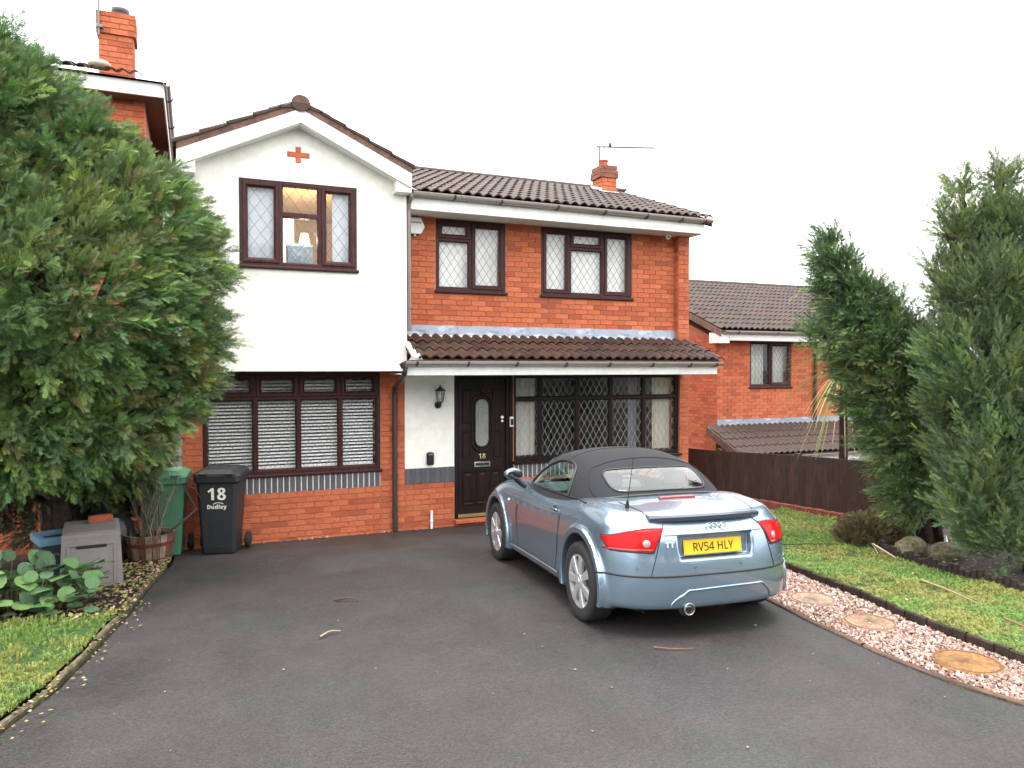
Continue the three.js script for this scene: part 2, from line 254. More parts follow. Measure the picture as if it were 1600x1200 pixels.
{
  const g = new THREE.PlaneGeometry(700, 700, 140, 140); g.rotateX(-PI / 2); const p = g.attributes.position;
  for (let i = 0; i < p.count; i++) { const X = p.getX(i), Z = p.getZ(i), x = Math.sign(X) * Math.pow(Math.abs(X) / 350, 3) * 350, z = Math.sign(Z) * Math.pow(Math.abs(Z) / 350, 3) * 350; p.setXYZ(i, x, groundY(x, z) - 0.06 - 1.7 * sstep(8.7, 10.2, x) * sstep(12, 4, z), z); }
  g.computeVertexNormals(); metreUV(g); struct('ground', g, M.soil);
}
struct('driveway', sheet(driveL, driveR, -0.02, 16, 0, 40, 120, 0.016), M.asphalt);
struct('side_path', sheet(() => 5.33, () => 8.28, -4, 1.38, 0.012, 12, 16), M.path);
const lawnL = (z) => driveL(z) - 0.11;
struct('left_bed', sheet((z) => -7, lawnL, -0.4, 2.95, 0.015, 30, 20, 0.04), M.soil);
struct('left_lawn', sheet((z) => -9, lawnL, 2.9, 16, 0.03, 30, 60, 0.04), M.turf);
struct('gravel_bed', sheet((z) => driveR(z) + 0.05, (z) => gravR(z) - 0.01, 1.38, 15.9, -0.005, 8, 80), mat(0.30, 0.20, 0.165, 1, { map: rep(T.soil, 1.2) }));
struct('right_lawn', sheet((z) => gravR(z) + 0.035, (z) => bedL(z), 1.40, 16, 0.055, 20, 80, 0.04), M.turf);
struct('tree_bed', sheet((z) => bedL(z), () => 9.0, 1.9, 16, 0.06, 16, 60, 0.10), M.soil);
struct('road', sheet(() => -60, () => 60, 16.05, 23, 0.01, 4, 4), M.asphalt);

// edging of the drive: concrete pin kerbs on the left, a timber rail on the right
M.kerb = mat(0.21, 0.17, 0.135, 0.95, { map: rep(T.stone, 2), bumpMap: rep(T.fine, 3), bumpScale: 0.004 });
function strip(fn, z0, z1, w, y0, y1, n, side = 1) { // a bar that follows a curve, split nowhere
  const q = []; for (let i = 0; i < n; i++) { const a = lerp(z0, z1, i / n), b = lerp(z0, z1, (i + 1) / n), A = fn(a), B = fn(b), ga = groundY(A, a), gb = groundY(B, b); const P = (x, g, y, z) => [x, g + y, z]; const c = w * 0.22;
    q.push([P(A, ga, y0, a), P(B, gb, y0, b), P(B, gb, y1 - c, b), P(A, ga, y1 - c, a)], [P(A + side * w, ga, y0, a), P(B + side * w, gb, y0, b), P(B + side * w, gb, y1 - c, b), P(A + side * w, ga, y1 - c, a)], [P(A, ga, y1 - c, a), P(B, gb, y1 - c, b), P(B + side * c, gb, y1, b), P(A + side * c, ga, y1, a)], [P(A + side * c, ga, y1, a), P(B + side * c, gb, y1, b), P(B + side * (w - c), gb, y1, b), P(A + side * (w - c), ga, y1, a)], [P(A + side * (w - c), ga, y1, a), P(B + side * (w - c), gb, y1, b), P(B + side * w, gb, y1 - c, b), P(A + side * w, ga, y1 - c, a)]); if (!i) q.push([P(A, ga, y0, a), P(A + side * w, ga, y0, a), P(A + side * w, ga, y1 - c, a), P(A, ga, y1 - c, a)]); if (i === n - 1) q.push([P(B, gb, y0, b), P(B + side * w, gb, y0, b), P(B + side * w, gb, y1 - c, b), P(B, gb, y1 - c, b)]); }
  return soup(q);
}
{
  const k = thing('kerb_edging', 'narrow concrete edging along the left side of the tarmac drive', 'kerb', [0, 0, 0]);
  for (let z = 1.0; z < 12; z += 0.92) part('kerb_stone', strip((t) => driveL(t) - 0.10 + 0.006 * Math.sin(z * 7), z, z + 0.91, 0.05, -0.1, 0.020 + 0.008 * Math.sin(z * 5), 6), M.kerb, k);
  const t = thing('timber_edging', 'low weathered timber rail between the tarmac and the pink gravel', 'edging', [0, 0, 0]);
  M.rail = mat(0.20, 0.15, 0.125, 0.95, { map: rep(T.fence, 1), bumpMap: rep(T.fine, 2), bumpScale: 0.004 });
  for (let z = 1.4; z < 15; z += 1.62) part('rail', strip((q) => driveR(q) + 0.005 * Math.sin(z * 4), z, z + 1.60, 0.045, -0.08, 0.022, 10), M.rail, t);
  const e = thing('lawn_edging', 'dark brown ribbed edging holding the right lawn above the gravel', 'edging', [0, 0, 0]);
  M.edge = mat(0.050, 0.030, 0.022, 0.75, { map: rep(T.fence, 1.4), bumpMap: rep(T.fine, 2), bumpScale: 0.004 });
  const r = rng(77);
  for (let z = 1.45; z < 13.5; z += 0.115) part('edging_post', strip((q) => gravR(q) + (r() * 0 + 0.004 * Math.sin(z * 31)), z, z + 0.108, 0.035, -0.1, 0.076 + 0.004 * Math.sin(z * 17), 1), M.edge, e);
  const l = thing('log_edging', 'curved dark log roll edging in front of the right hand conifers', 'edging', [0, 0, 0]);
  for (let z = 3.3; z < 9.5;) { const x = bedL(z) + 0.03, h = 0.085 + 0.025 * Math.sin(z * 23), o = part('log', cyl(0.031, 0.028, h + 0.1, 0, -0.1, 0, 9), M.edge, l); o.position.set(x, groundY(x, z) + 0.05, z); const s = Math.hypot((bedL(z + 0.05) - bedL(z)) / 0.05, 1); z += 0.064 / s; }
}

// ------------------------------------------------------------ windows
function clipLine(x0, y0, x1, y1, X0, X1, Y0, Y1) { let t0 = 0, t1 = 1; const dx = x1 - x0, dy = y1 - y0; for (const [p, q] of [[-dx, x0 - X0], [dx, X1 - x0], [-dy, y0 - Y0], [dy, Y1 - y0]]) { if (Math.abs(p) < 1e-9) { if (q < 0) return null; } else { const r = q / p; if (p < 0) t0 = Math.max(t0, r); else t1 = Math.min(t1, r); } } return t1 - t0 > 0.01 ? [x0 + dx * t0, y0 + dy * t0, x0 + dx * t1, y0 + dy * t1] : null; }
function lattice(x0, x1, y0, y1, z, dw, dh, w = 0.0055) { // leaded diamonds stuck on the glass
  const q = [], H = y1 - y0, W = x1 - x0, k = dh / dw;
  const bar = (a, b, c, d) => { const L = Math.hypot(c - a, d - b), nx = -(d - b) / L * w / 2, ny = (c - a) / L * w / 2, t = z + 0.004; const A = [a + nx, b + ny], B = [c + nx, d + ny], C = [c - nx, d - ny], D = [a - nx, b - ny]; q.push([[...A, t], [...B, t], [...C, t], [...D, t]], [[...A, z], [...B, z], [...B, t], [...A, t]], [[...D, z], [...C, z], [...C, t], [...D, t]]); };
  for (let c = -Math.ceil(H / dh) - 1; c < W / dw + H / dh + 1; c++) {
    const s = clipLine(x0 + (c + 0.5) * dw, y0, x0 + (c + 0.5) * dw + H / k, y1, x0, x1, y0, y1); if (s) bar(...s);
    const t = clipLine(x0 + (c + 0.5) * dw, y0, x0 + (c + 0.5) * dw - H / k, y1, x0, x1, y0, y1); if (t) bar(...t);
  }
  return soup(q);
}
// cells: [x0,x1,y0,y1,sash]; zf is the front plane of the outer frame
function buildWindow(parent, x0, x1, y0, y1, zf, cells, { m = M.brown, dw = 0.115, dh = 0.17, came = M.came, sill = 0.07, glass = M.glass } = {}) {
  const F = 0.055, gs = [sweepFrame(x0, x1, y0, y1, [[0, zf - 0.08], [0, zf - 0.004], [0.004, zf], [F - 0.012, zf], [F, zf - 0.012], [F, zf - 0.08], [0, zf - 0.08]])];
  const xs = [...new Set(cells.flatMap((c) => [c[0], c[1]]))], w = 0.03;
  for (const c of cells) { if (c[1] < x1 - 0.01) gs.push(cbx(c[1] - w, c[1] + w, c[2] - (c[2] > y0 + 0.02 ? w : 0) + 0.002, c[3] + 0.0005, zf - 0.078, zf - 0.003 - 0.0007 * cells.indexOf(c), 0.008)); if (c[3] < y1 - 0.01) gs.push(cbx(c[0] + 0.012, c[1] - 0.012, c[3] - w, c[3] + w, zf - 0.077, zf - 0.0055 - 0.0007 * cells.indexOf(c), 0.008)); }
  const win = part('window', gs, m, parent);
  if (sill) part('sill', cbx(x0 - 0.025, x1 + 0.025, y0 - 0.035, y0 + 0.004, zf - 0.06, zf + sill, 0.01), m, win);
  for (const [a, b, c, d, sash] of cells) {
    const l = a <= x0 + 0.01 ? F : w, r = b >= x1 - 0.01 ? F : w, bt = c <= y0 + 0.01 ? F : w, tp = d >= y1 - 0.01 ? F : w;
    let X0 = a + l, X1 = b - r, Y0 = c + bt, Y1 = d - tp, zg = zf - 0.045;
    if (sash) { const e = 0.016; part('sash', sweepFrame(X0 - e, X1 + e, Y0 - e, Y1 + e, [[0, zf - 0.02], [0, zf + 0.008], [0.006, zf + 0.014], [0.034, zf + 0.014], [0.062, zf - 0.014], [0.062, zf - 0.06], [0.03, zf - 0.06]]), m, win); X0 += 0.046; X1 -= 0.046; Y0 += 0.046; Y1 -= 0.046; zg = zf - 0.022; }
    else { part('glazing_bead', sweepFrame(X0 - 0.004, X1 + 0.004, Y0 - 0.004, Y1 + 0.004, [[0, zg - 0.01], [0, zg + 0.012], [0.012, zg + 0.003], [0.012, zg - 0.01]]), m, win); X0 += 0.006; X1 -= 0.006; Y0 += 0.006; Y1 -= 0.006; }
    part('pane', soup([[[X0, Y0, zg], [X1, Y0, zg], [X1, Y1, zg], [X0, Y1, zg]]]), glass, win);
    part('lead_lattice', lattice(X0, X1, Y0, Y1, zg + 0.0008, dw, dh), came, win);
  }
  return win;
}
function openRoom(parent, x0, x1, y0, y1, z0, z1, m, floorM) { // five inner faces with thickness, open to the window
  const t = 0.05; part('room_wall', [bx(x0 - t, x0, y0, y1, z0, z1), bx(x1, x1 + t, y0, y1, z0, z1), bx(x0 - t, x1 + t, y0, y1, z0 - t, z0), bx(x0 - t, x1 + t, y1, y1 + t, z0 - t, z1), bx(x0 - t, x1 + t, y0 - t, y0, z0 - t, z1)], m, parent);
}
function drape(x0, x1, y0, y1, z, fold, amp, seed) { // hanging cloth with folds
  const r = rng(seed), n = Math.max(6, Math.round((x1 - x0) / fold * 6)), q = [], ph = r() * 6; const zz = (i, y) => z + amp * Math.sin(i / n * (x1 - x0) / fold * 2 * PI + ph + 0.5 * Math.sin(i * 0.31)) * (0.5 + 0.5 * (y1 - y) / (y1 - y0));
  const pos = [], idx = []; for (let j = 0; j <= 6; j++) for (let i = 0; i <= n; i++) { const y = lerp(y1, y0, j / 6); pos.push(lerp(x0, x1, i / n), y, zz(i, y)); }
  for (let j = 0; j < 6; j++) for (let i = 0; i < n; i++) { const a = j * (n + 1) + i, b = a + n + 1; idx.push(a, b, a + 1, a + 1, b, b + 1); }
  const g = new THREE.BufferGeometry(); g.setAttribute('position', new THREE.Float32BufferAttribute(pos, 3)); g.setIndex(idx); g.computeVertexNormals(); return metreUV(g);
}
function gutterRun(parent, name, a, b, r = 0.055, joints = []) { // half round gutter from a to b (level), with brackets
  const d = b.clone().sub(a), L = d.length(), s = new THREE.Shape(), N = 12;
  for (let i = 0; i <= N; i++) { const t = PI + i / N * PI; s[i ? 'lineTo' : 'moveTo'](r * Math.cos(t), r * Math.sin(t)); }
  s.lineTo(r, 0.006); s.lineTo(r - 0.007, 0.006);
  for (let i = N; i >= 0; i--) { const t = PI + i / N * PI; s.lineTo((r - 0.007) * Math.cos(t), (r - 0.007) * Math.sin(t)); }
  s.lineTo(-r + 0.007, 0.006); s.lineTo(-r, 0.006);
  const g = new THREE.ExtrudeGeometry(s, { depth: L, bevelEnabled: false, curveSegments: 1 }), turn = Math.atan2(d.x, d.z);
  g.rotateY(turn); g.translate(a.x, a.y, a.z); metreUV(g);
  const o = part(name, g, M.gutter, parent);
  for (const t of joints) { const p = a.clone().lerp(b, t), h = new THREE.TorusGeometry(r + 0.004, 0.007, 6, 14, PI); h.rotateZ(PI); h.scale(1, 1, 2.2); h.rotateY(turn); h.translate(p.x, p.y, p.z); part('gutter_bracket', h, M.pipe, parent.parent === scene ? o : parent); }
  return o;
}

// ------------------------------------------------------------ the house
const house = thing('detached_house', 'white rendered and orange brick house with leaded brown windows behind the silver blue car', 'house');
const GX0 = -0.14, GX1 = 2.62, HX1 = 7.45, ZU = -0.10, ZG = 0.40;
const gfHoles = [[0.10, 2.35, 0.88, 2.21], [3.42, 7.27, 0.10, 2.17]];
const front = part('ground_floor_wall', wallWithHoles(GX0, HX1, -0.4, 2.30, -0.25, -0.001, [gfHoles[0], [3.42, 4.33, 0.09, 2.17], [4.34, 7.27, 0.88, 2.17]]), M.mortar, house);
const upper = part('upper_wall', wallWithHoles(GX1 - 0.2, HX1, 2.31, 4.66, -0.35, ZU - 0.001, [[3.18, 4.25, 3.365, 4.385], [4.83, 6.42, 3.36, 4.39]]), M.mortar, house);
const FZ = { o: new V3(0, 0, 0), u: new V3(1, 0, 0), n: new V3(0, 0, 1) }, UZ = { o: new V3(0, 0, ZU), u: FZ.u, n: FZ.n };
const gfB = [], upB = [];
layBricks(gfB, FZ, GX0, 0.10, -0.035, 2.215, [], 3);
layBricks(gfB, FZ, 0.10, 2.35, -0.035, 0.64, [], 5);
layBricks(gfB, FZ, 2.35, 2.69, -0.035, 2.29, [], 7);
layBricks(gfB, FZ, 2.69, 3.42, -0.035, 0.64, [], 8);
layBricks(gfB, FZ, 4.34, 7.27, -0.035, 0.64, [], 9);
layBricks(gfB, FZ, 7.27, HX1, -0.035, 2.14, [], 10);
layBricks(gfB, { o: FZ.o, u: FZ.u, n: FZ.n }, 3.42, 4.30, -0.035, 0.04, [], 14, 0, 0.03);
layBricks(upB, UZ, GX1 + 0.003, 7.235, 2.86, 4.51, [[3.18, 4.25, 3.33, 4.385], [4.83, 6.42, 3.325, 4.39]], 11);
// pier at the right hand corner of the upper storey
part('corner_pier', bx(7.235, HX1, 2.60, 4.63, ZU - 0.1, -0.002), M.mortar, house);
layBricks(upB, FZ, 7.235, HX1, 2.60, 4.53, [], 12, 7.235);
layBricks(upB, { o: new V3(7.235, 0, 0), u: new V3(0, 0, 1), n: new V3(-1, 0, 0) }, ZU, 0.0, 2.86, 4.51, [], 13);
{ const nGF = gfB.length; setBricks(front, gfB, Math.min(nGF, 250)); setBricks(upper, upB, Math.max(0, 300 - Math.min(nGF, 250))); }
// blue brick soldier courses under the windows
function soldier(x0, x1, m, joint) { const n = Math.round((x1 - x0) / 0.075), w = (x1 - x0) / n; for (let i = 0; i < n; i++) { const o = part('soldier_brick', unitBox, M.blueBrick[(i * 7 + (i >> 1)) % 3], front); o.position.set(x0 + (i + 0.5) * w, 0.747, -0.010 + 0.002 * Math.sin(i * 9)); o.scale.set(w - joint, 0.205, 0.04); } part('soldier_joint', bx(x0, x1, 0.641, 0.853, -0.02, 0.004), m, front); }
soldier(0.10, 2.345, M.paleMortar, 0.014); soldier(2.695, 3.42, mat(0.14, 0.14, 0.145, 0.9), 0.007); soldier(4.34, 7.27, M.paleMortar, 0.014);
part('render_panel', cbx(2.692, 3.415, 0.855, 2.20, -0.02, 0.012, 0.006), M.render, front);
// side and rear walls, floors
M.sideBrick = mat(0.44, 0.115, 0.055, 0.9, { map: rep(T.brick, 2), bumpMap: T.brickBump, bumpScale: 0.003 });
part('side_wall', [bx(GX0, GX0 + 0.25, -0.4, 4.66, -5.6, -0.252), bx(GX0 + 0.001, GX0 + 0.25, 2.232, 4.70, -0.24, 0.149)], M.sideBrick, house);
part('side_wall', prism([[-0.36, -0.4], [-0.36, 4.62], [-2.7, 5.45], [-5.6, 4.62], [-5.6, -0.4]].map(([a, b]) => [a, b]), 0, 0.25).rotateY(-PI / 2).translate(HX1, 0, 0).applyMatrix4(new THREE.Matrix4().makeScale(1, 1, 1)), M.sideBrick, house);
part('rear_wall', bx(GX0 + 0.252, HX1 - 0.252, -0.4, 4.66, -5.6, -5.35), M.sideBrick, house);
part('floor_slab', [bx(GX0 + 0.26, HX1 - 0.26, -0.1, 0.08, -5.3, -0.26), bx(GX0 + 0.26, HX1 - 0.26, 2.36, 2.5, -5.3, -0.36)], M.interior, house);
openRoom(house, 0.0, 2.50, 0.14, 2.25, -3.2, -0.26, M.interior);
openRoom(house, 4.36, 7.14, 0.14, 2.25, -3.6, -0.26, M.interior);
openRoom(house, 2.95, 4.55, 2.56, 4.48, -2.2, -0.36, M.interior);
openRoom(house, 4.70, 7.05, 2.56, 4.48, -2.2, -0.36, M.interior);
openRoom(house, 0.20, 2.32, 2.56, 4.62, -2.4, 0.13, M.yellow);

// the rendered gable, carried forward over the ground floor window
const RP = 0.464, AX = 1.24, AY = 5.44;
{
  const yE = AY - RP * (GX1 - AX);
  const s = new THREE.Shape([[GX0, 2.22], [GX1, 2.22], [GX1, yE], [AX, AY - 0.02], [GX0, yE]].map((p) => new THREE.Vector2(...p)));
  s.holes.push(new THREE.Path([[0.53, 3.52], [0.53, 4.58], [1.96, 4.58], [1.96, 3.52]].map((p) => new THREE.Vector2(...p))));
  const g = new THREE.ExtrudeGeometry(s, { depth: 0.25, bevelEnabled: false }); g.translate(0, 0, ZG - 0.25); metreUV(g);
  const gw = part('gable_wall', [g, bx(GX1 - 0.25, GX1 - 0.0005, 2.2205, yE - 0.06, -0.34, ZG - 0.251), bx(GX0 + 0.252, GX1 - 0.252, 2.222, 2.30, 0.003, ZG - 0.252)], M.render, house);
  // brick cross let into the render
  const c = part('brick_cross', [cbx(1.10, 1.37, 4.895, 4.960, ZG - 0.01, ZG + 0.010, 0.004), cbx(1.200, 1.265, 4.965, 5.025, ZG - 0.01, ZG + 0.011, 0.004), cbx(1.200, 1.265, 4.830, 4.890, ZG - 0.01, ZG + 0.011, 0.004)], M.bricks[0], gw);
  // bargeboards, boxed end, verge and ridge
  const zb = 0.60, H = 0.185, q = (sgn) => { const xe = AX + sgn * 1.40, yTop = AY - 0.0 + 0.02, yEnd = yTop - RP * 1.40; return prism([[AX, yTop], [xe, yEnd], [xe, yEnd - H - 0.02], [AX, yTop - H]], zb - 0.022, zb + (sgn > 0 ? 0 : 0.001)); };
  part('bargeboard', q(1), M.whitePvc, house); part('bargeboard', q(-1), M.whitePvc, house);
  part('verge_soffit', [prism([[AX, AY - 0.165], [AX + 1.39, AY - 0.165 - RP * 1.39], [AX + 1.39, AY - 0.18 - RP * 1.39], [AX, AY - 0.18]], ZG - 0.01, zb - 0.023), prism([[AX, AY - 0.165], [AX - 1.39, AY - 0.165 - RP * 1.39], [AX - 1.39, AY - 0.18 - RP * 1.39], [AX, AY - 0.18]], ZG - 0.01, zb - 0.023)], M.soffit, house);
  for (const sg of [1, -1]) part('boxed_eaves_end', cbx(Math.min(AX + sg * 1.20, AX + sg * 1.405), Math.max(AX + sg * 1.20, AX + sg * 1.405), 4.545, 4.70, ZG - 0.02, zb - 0.024, 0.006), M.whitePvc, house);
}
M.verge = mat(0.26, 0.155, 0.125, 0.95, { map: rep(T.tile, 2), bumpMap: rep(T.fine, 3), bumpScale: 0.006 });
const mainP = 0.354, mainZ0 = 0.42, mainY0 = 4.615, ridgeZ = -2.72, mainY = (z) => mainY0 + (mainZ0 - z) * mainP, gabY = (x) => AY + 0.10 - RP * Math.abs(x - AX);
const roof = part('roof', [
  prism([[mainZ0 - 0.03, mainY(mainZ0 - 0.03) - 0.01], [ridgeZ, mainY(ridgeZ) - 0.01], [ridgeZ * 2 - mainZ0, mainY0 - 0.01], [ridgeZ * 2 - mainZ0, mainY0 - 0.05], [ridgeZ, mainY(ridgeZ) - 0.05], [mainZ0 - 0.03, mainY(mainZ0 - 0.03) - 0.05]].map(([a, b]) => [a, b]), 0, 4.90).rotateY(-PI / 2).translate(7.56, 0, 0),
  prism([[-0.55, mainY(-0.55) - 0.01], [ridgeZ, mainY(ridgeZ) - 0.01], [ridgeZ * 2 - mainZ0, mainY0 - 0.01], [ridgeZ * 2 - mainZ0, mainY0 - 0.05], [ridgeZ, mainY(ridgeZ) - 0.05], [-0.55, mainY(-0.55) - 0.05]], 0, 2.86).rotateY(-PI / 2).translate(2.655, 0, 0),
  prism([[AX, AY + 0.075], [AX + 1.40, AY + 0.075 - RP * 1.40], [AX + 1.40, AY + 0.04 - RP * 1.40], [AX, AY + 0.04], [AX - 1.40, AY + 0.04 - RP * 1.40], [AX - 1.40, AY + 0.075 - RP * 1.40]], -2.3, 0.585)], M.tileStuff, house);
{
  const list = [], c = Math.cos(Math.atan(mainP)), s = Math.sin(Math.atan(mainP));
  layTiles(list, new V3(-0.22 + 0.02, mainY0, mainZ0), new V3(1, 0, 0), new V3(0, s, -c), 7.80, (mainZ0 - ridgeZ) / c, 0.33, 21, (a, up) => { const x = -0.2 + a, z = mainZ0 - up * c; return x < 2.72 && (mainY(z) < gabY(x) + 0.06); });
  const near = list.splice(0); setTiles(roof, near, 210);
  const gl = [], a = Math.atan(RP);
  for (const sg of [1, -1]) layTiles(gl, new V3(AX + sg * 1.43, AY + 0.085 - RP * 1.43, sg > 0 ? -2.38 : -2.38), new V3(0, 0, 1), new V3(-sg * Math.cos(a), Math.sin(a), 0), 3.0, 1.43 / Math.cos(a), 0.33, 22 + sg);
  setTiles(roof, gl, 30);
  // verge of the gable: bedding mortar with the stepped ends of the tiles over it
  for (const sg of [1, -1]) {
    part('verge_mortar', prism([[AX, AY + 0.085], [AX + sg * 1.40, AY + 0.085 - RP * 1.40], [AX + sg * 1.40, AY + 0.005 - RP * 1.40], [AX, AY + 0.005]], 0.56, 0.608), M.verge, roof);
    for (let k = 0; k < 5; k++) { const x0 = AX + sg * (1.44 - k * 0.295), x1 = AX + sg * (1.44 - (k + 1) * 0.295 - 0.03), y0 = AY + 0.085 - RP * Math.abs(x0 - AX), y1 = AY + 0.085 - RP * Math.abs(x1 - AX); part('verge_tile', prism([[x0, y0 + 0.002], [x0, y0 + 0.042], [x1, y1 + 0.012], [x1, y1 - 0.006]], 0.40, 0.622), M.tiles[(k * 2 + (sg > 0 ? 1 : 0)) % 6], roof); }
  }
  const cap = (z0, z1) => { const g = new THREE.CylinderGeometry(0.115, 0.115, z1 - z0, 16, 1, false, -PI / 2, PI); g.rotateX(PI / 2); g.rotateZ(0); g.scale(1, 0.85, 1); g.translate(AX, AY + 0.065, (z0 + z1) / 2); return g; };
  for (let z = 0.63; z > -2; z -= 0.45) part('ridge_tile', cap(z - 0.445, z), M.tiles[Math.round(-z * 10 + 20) % 6], roof);
  part('ridge_end', new THREE.CylinderGeometry(0.112, 0.112, 0.03, 20).rotateX(PI / 2).scale(1, 0.84, 1).translate(AX, AY + 0.07, 0.61), M.verge, roof);
  for (let x = -0.2; x < 7.5; x += 0.45) { const g = new THREE.CylinderGeometry(0.09, 0.09, 0.445, 12, 1, false, 0, PI).rotateZ(PI / 2).scale(1, 0.75, 1); g.translate(x + 0.225, mainY(ridgeZ) + 0.02, ridgeZ); part('ridge_tile', g, M.tiles[Math.round(x * 10 + 8) % 6], roof); }
  part('valley_lead', [soup([[[2.60, 4.66, 0.40], [2.80, 4.625, 0.40], [2.80, 5.45, -1.95], [2.60, 5.45, -1.95]]])], M.lead, roof);
  part('side_verge', prism([[mainZ0 - 0.02, mainY0 - 0.12], [ridgeZ, mainY(ridgeZ) - 0.12], [ridgeZ, mainY(ridgeZ) + 0.0], [mainZ0 - 0.02, mainY0 + 0.0]], 0, 0.03).rotateY(-PI / 2).translate(7.60, 0, 0), M.verge, roof);
}
// main eaves
part('fascia', cbx(2.665, 7.46, 4.385, 4.565, 0.325, 0.350, 0.004), M.whitePvc, house);
part('fascia_end', cbx(7.4605, 7.485, 4.385, 4.60, -0.30, 0.349, 0.004), M.whitePvc, house);
part('eaves_soffit', bx(2.64, 7.46, 4.392, 4.405, ZU - 0.02, 0.325), M.soffit, house);
gutterRun(house, 'gutter', new V3(2.70, 4.60, 0.410), new V3(7.58, 4.585, 0.410), 0.055, [0.12, 0.26, 0.44, 0.60, 0.75, 0.88, 0.97]);
part('downpipe', [tube([[2.70, 4.57, 0.41], [2.675, 4.52, 0.41], [2.662, 4.46, 0.37], [2.662, 4.36, 0.355]], 0.033, 10), tube([[2.662, 4.36, 0.355], [2.662, 2.78, 0.355]], 0.032, 10, 2), tube([[2.662, 3.12, 0.355], [2.662, 3.06, 0.355]], 0.040, 10, 1), tube([[2.662, 2.86, 0.355], [2.662, 2.76, 0.355]], 0.041, 10, 1)], mat(0.17, 0.125, 0.115, 0.35, { clearcoat: 0.4, map: rep(T.mottle, 2) }), house);
// porch roof over the door and the bay window
const pP = 0.344, pZ0 = 0.90, pY0 = 2.37, pY = (z) => pY0 + (pZ0 - z) * pP;
const porch = part('porch_roof', [prism([[pZ0 - 0.03, pY(pZ0 - 0.03) - 0.012], [ZU, pY(ZU) - 0.012], [ZU, pY(ZU) - 0.05], [pZ0 - 0.03, pY(pZ0 - 0.03) - 0.05]], 0, 4.78).rotateY(-PI / 2).translate(7.39, 0, 0), prism([[0.78, 2.2], [0.78, 2.36], [ZU, 2.66], [ZU, 2.2]], 0, 0.03).rotateY(-PI / 2).translate(7.375, 0, 0)], M.verge, house);
{
  const list = [], a = Math.atan(pP);
  layTiles(list, new V3(2.64, pY0, pZ0), new V3(1, 0, 0), new V3(0, Math.sin(a), -Math.cos(a)), 4.80, 0.985 / Math.cos(a), 0.335, 31);
  setTiles(porch, list, 60);
  part('fascia', cbx(2.46, 7.385, 2.165, 2.325, 0.785, 0.810, 0.004), M.whitePvc, porch);
  part('porch_soffit', bx(2.48, 7.36, 2.176, 2.19, 0.015, 0.784), M.whitePvc, porch);
  gutterRun(porch, 'gutter', new V3(2.47, 2.345, 0.870), new V3(7.42, 2.335, 0.870), 0.055, [0.03, 0.17, 0.31, 0.46, 0.60, 0.745, 0.88, 0.975]);
  // lead flashing with a cement fillet at its foot
  const fl = []; { const n = 90; for (let i = 0; i < n; i++) { const x0 = 2.68 + i / n * 4.68, x1 = 2.68 + (i + 1) / n * 4.68, w = (x) => 0.006 * Math.sin(x * 19) * Math.sin(x * 7) + 0.008, b = (x) => 0.010 * Math.sin(x * 11 + 1) * Math.sin(x * 3.1); fl.push([[x0, 2.728 + b(x0), ZU + 0.03 + w(x0)], [x1, 2.728 + b(x1), ZU + 0.03 + w(x1)], [x1, 2.868 + b(x1 + 3) * 0.5, ZU + 0.014], [x0, 2.868 + b(x0 + 3) * 0.5, ZU + 0.014]]); } }
  part('lead_flashing', soup(fl), M.lead, porch);
  part('cement_fillet', prism([[ZU + 0.13, 2.662], [ZU + 0.022, 2.735], [ZU + 0.001, 2.735], [ZU + 0.001, 2.64]], 0, 4.70).rotateY(-PI / 2).translate(7.38, 0, 0), M.cement, porch);
  part('lead_return', soup([[[2.625, 2.76, -0.08], [2.72, 2.715, -0.08], [2.76, 2.40, 0.88], [2.56, 2.40, 0.88]], [[2.625, 2.80, 0.0], [2.625, 2.70, 0.0], [2.58, 2.39, 0.88], [2.56, 2.42, 0.88]], [[2.56, 2.42, 0.88], [2.52, 2.36, 0.86], [2.70, 2.37, 0.885], [2.66, 2.45, 0.86]]]), M.cement, porch);
  part('downpipe', [tube([[2.47, 2.30, 0.87], [2.47, 2.20, 0.86], [2.50, 2.08, 0.50], [2.535, 2.00, 0.10], [2.54, 1.90, 0.05]], 0.034, 10), tube([[2.54, 1.92, 0.05], [2.54, 0.02, 0.05]], 0.034, 10, 2), tube([[2.44, 2.33, 0.87], [2.47, 2.27, 0.87]], 0.05, 10, 2)], M.pipe, porch);
}
// windows
buildWindow(house, 0.53, 1.96, 3.52, 4.58, ZG + 0.012, [[0.53, 1.01, 3.52, 4.58, 1], [1.01, 1.50, 3.52, 4.17, 0], [1.01, 1.50, 4.17, 4.58, 0], [1.50, 1.96, 3.52, 4.58, 1]], { dw: 0.15, dh: 0.20, sill: 0.03 });
buildWindow(house, 3.18, 4.25, 3.365, 4.385, ZU - 0.005, [[3.18, 3.71, 3.365, 4.10, 0], [3.18, 3.71, 4.10, 4.385, 1], [3.71, 4.25, 3.365, 4.385, 1]], { sill: 0.05 });
buildWindow(house, 4.83, 6.42, 3.36, 4.39, ZU - 0.005, [[4.83, 5.32, 3.36, 4.39, 1], [5.32, 5.91, 3.36, 4.10, 0], [5.32, 5.91, 4.10, 4.39, 1], [5.91, 6.42, 3.36, 4.39, 1]], { sill: 0.05 });
{ const xs = [0.10, 0.73, 1.27, 1.815, 2.35], cells = []; for (let i = 0; i < 4; i++) cells.push([xs[i], xs[i + 1], 0.88, 1.875, 0], [xs[i], xs[i + 1], 1.875, 2.21, 1]); buildWindow(house, 0.10, 2.35, 0.88, 2.21, -0.015, cells, { dw: 0.12, dh: 0.15, sill: 0.05, came: M.cameLight }); }
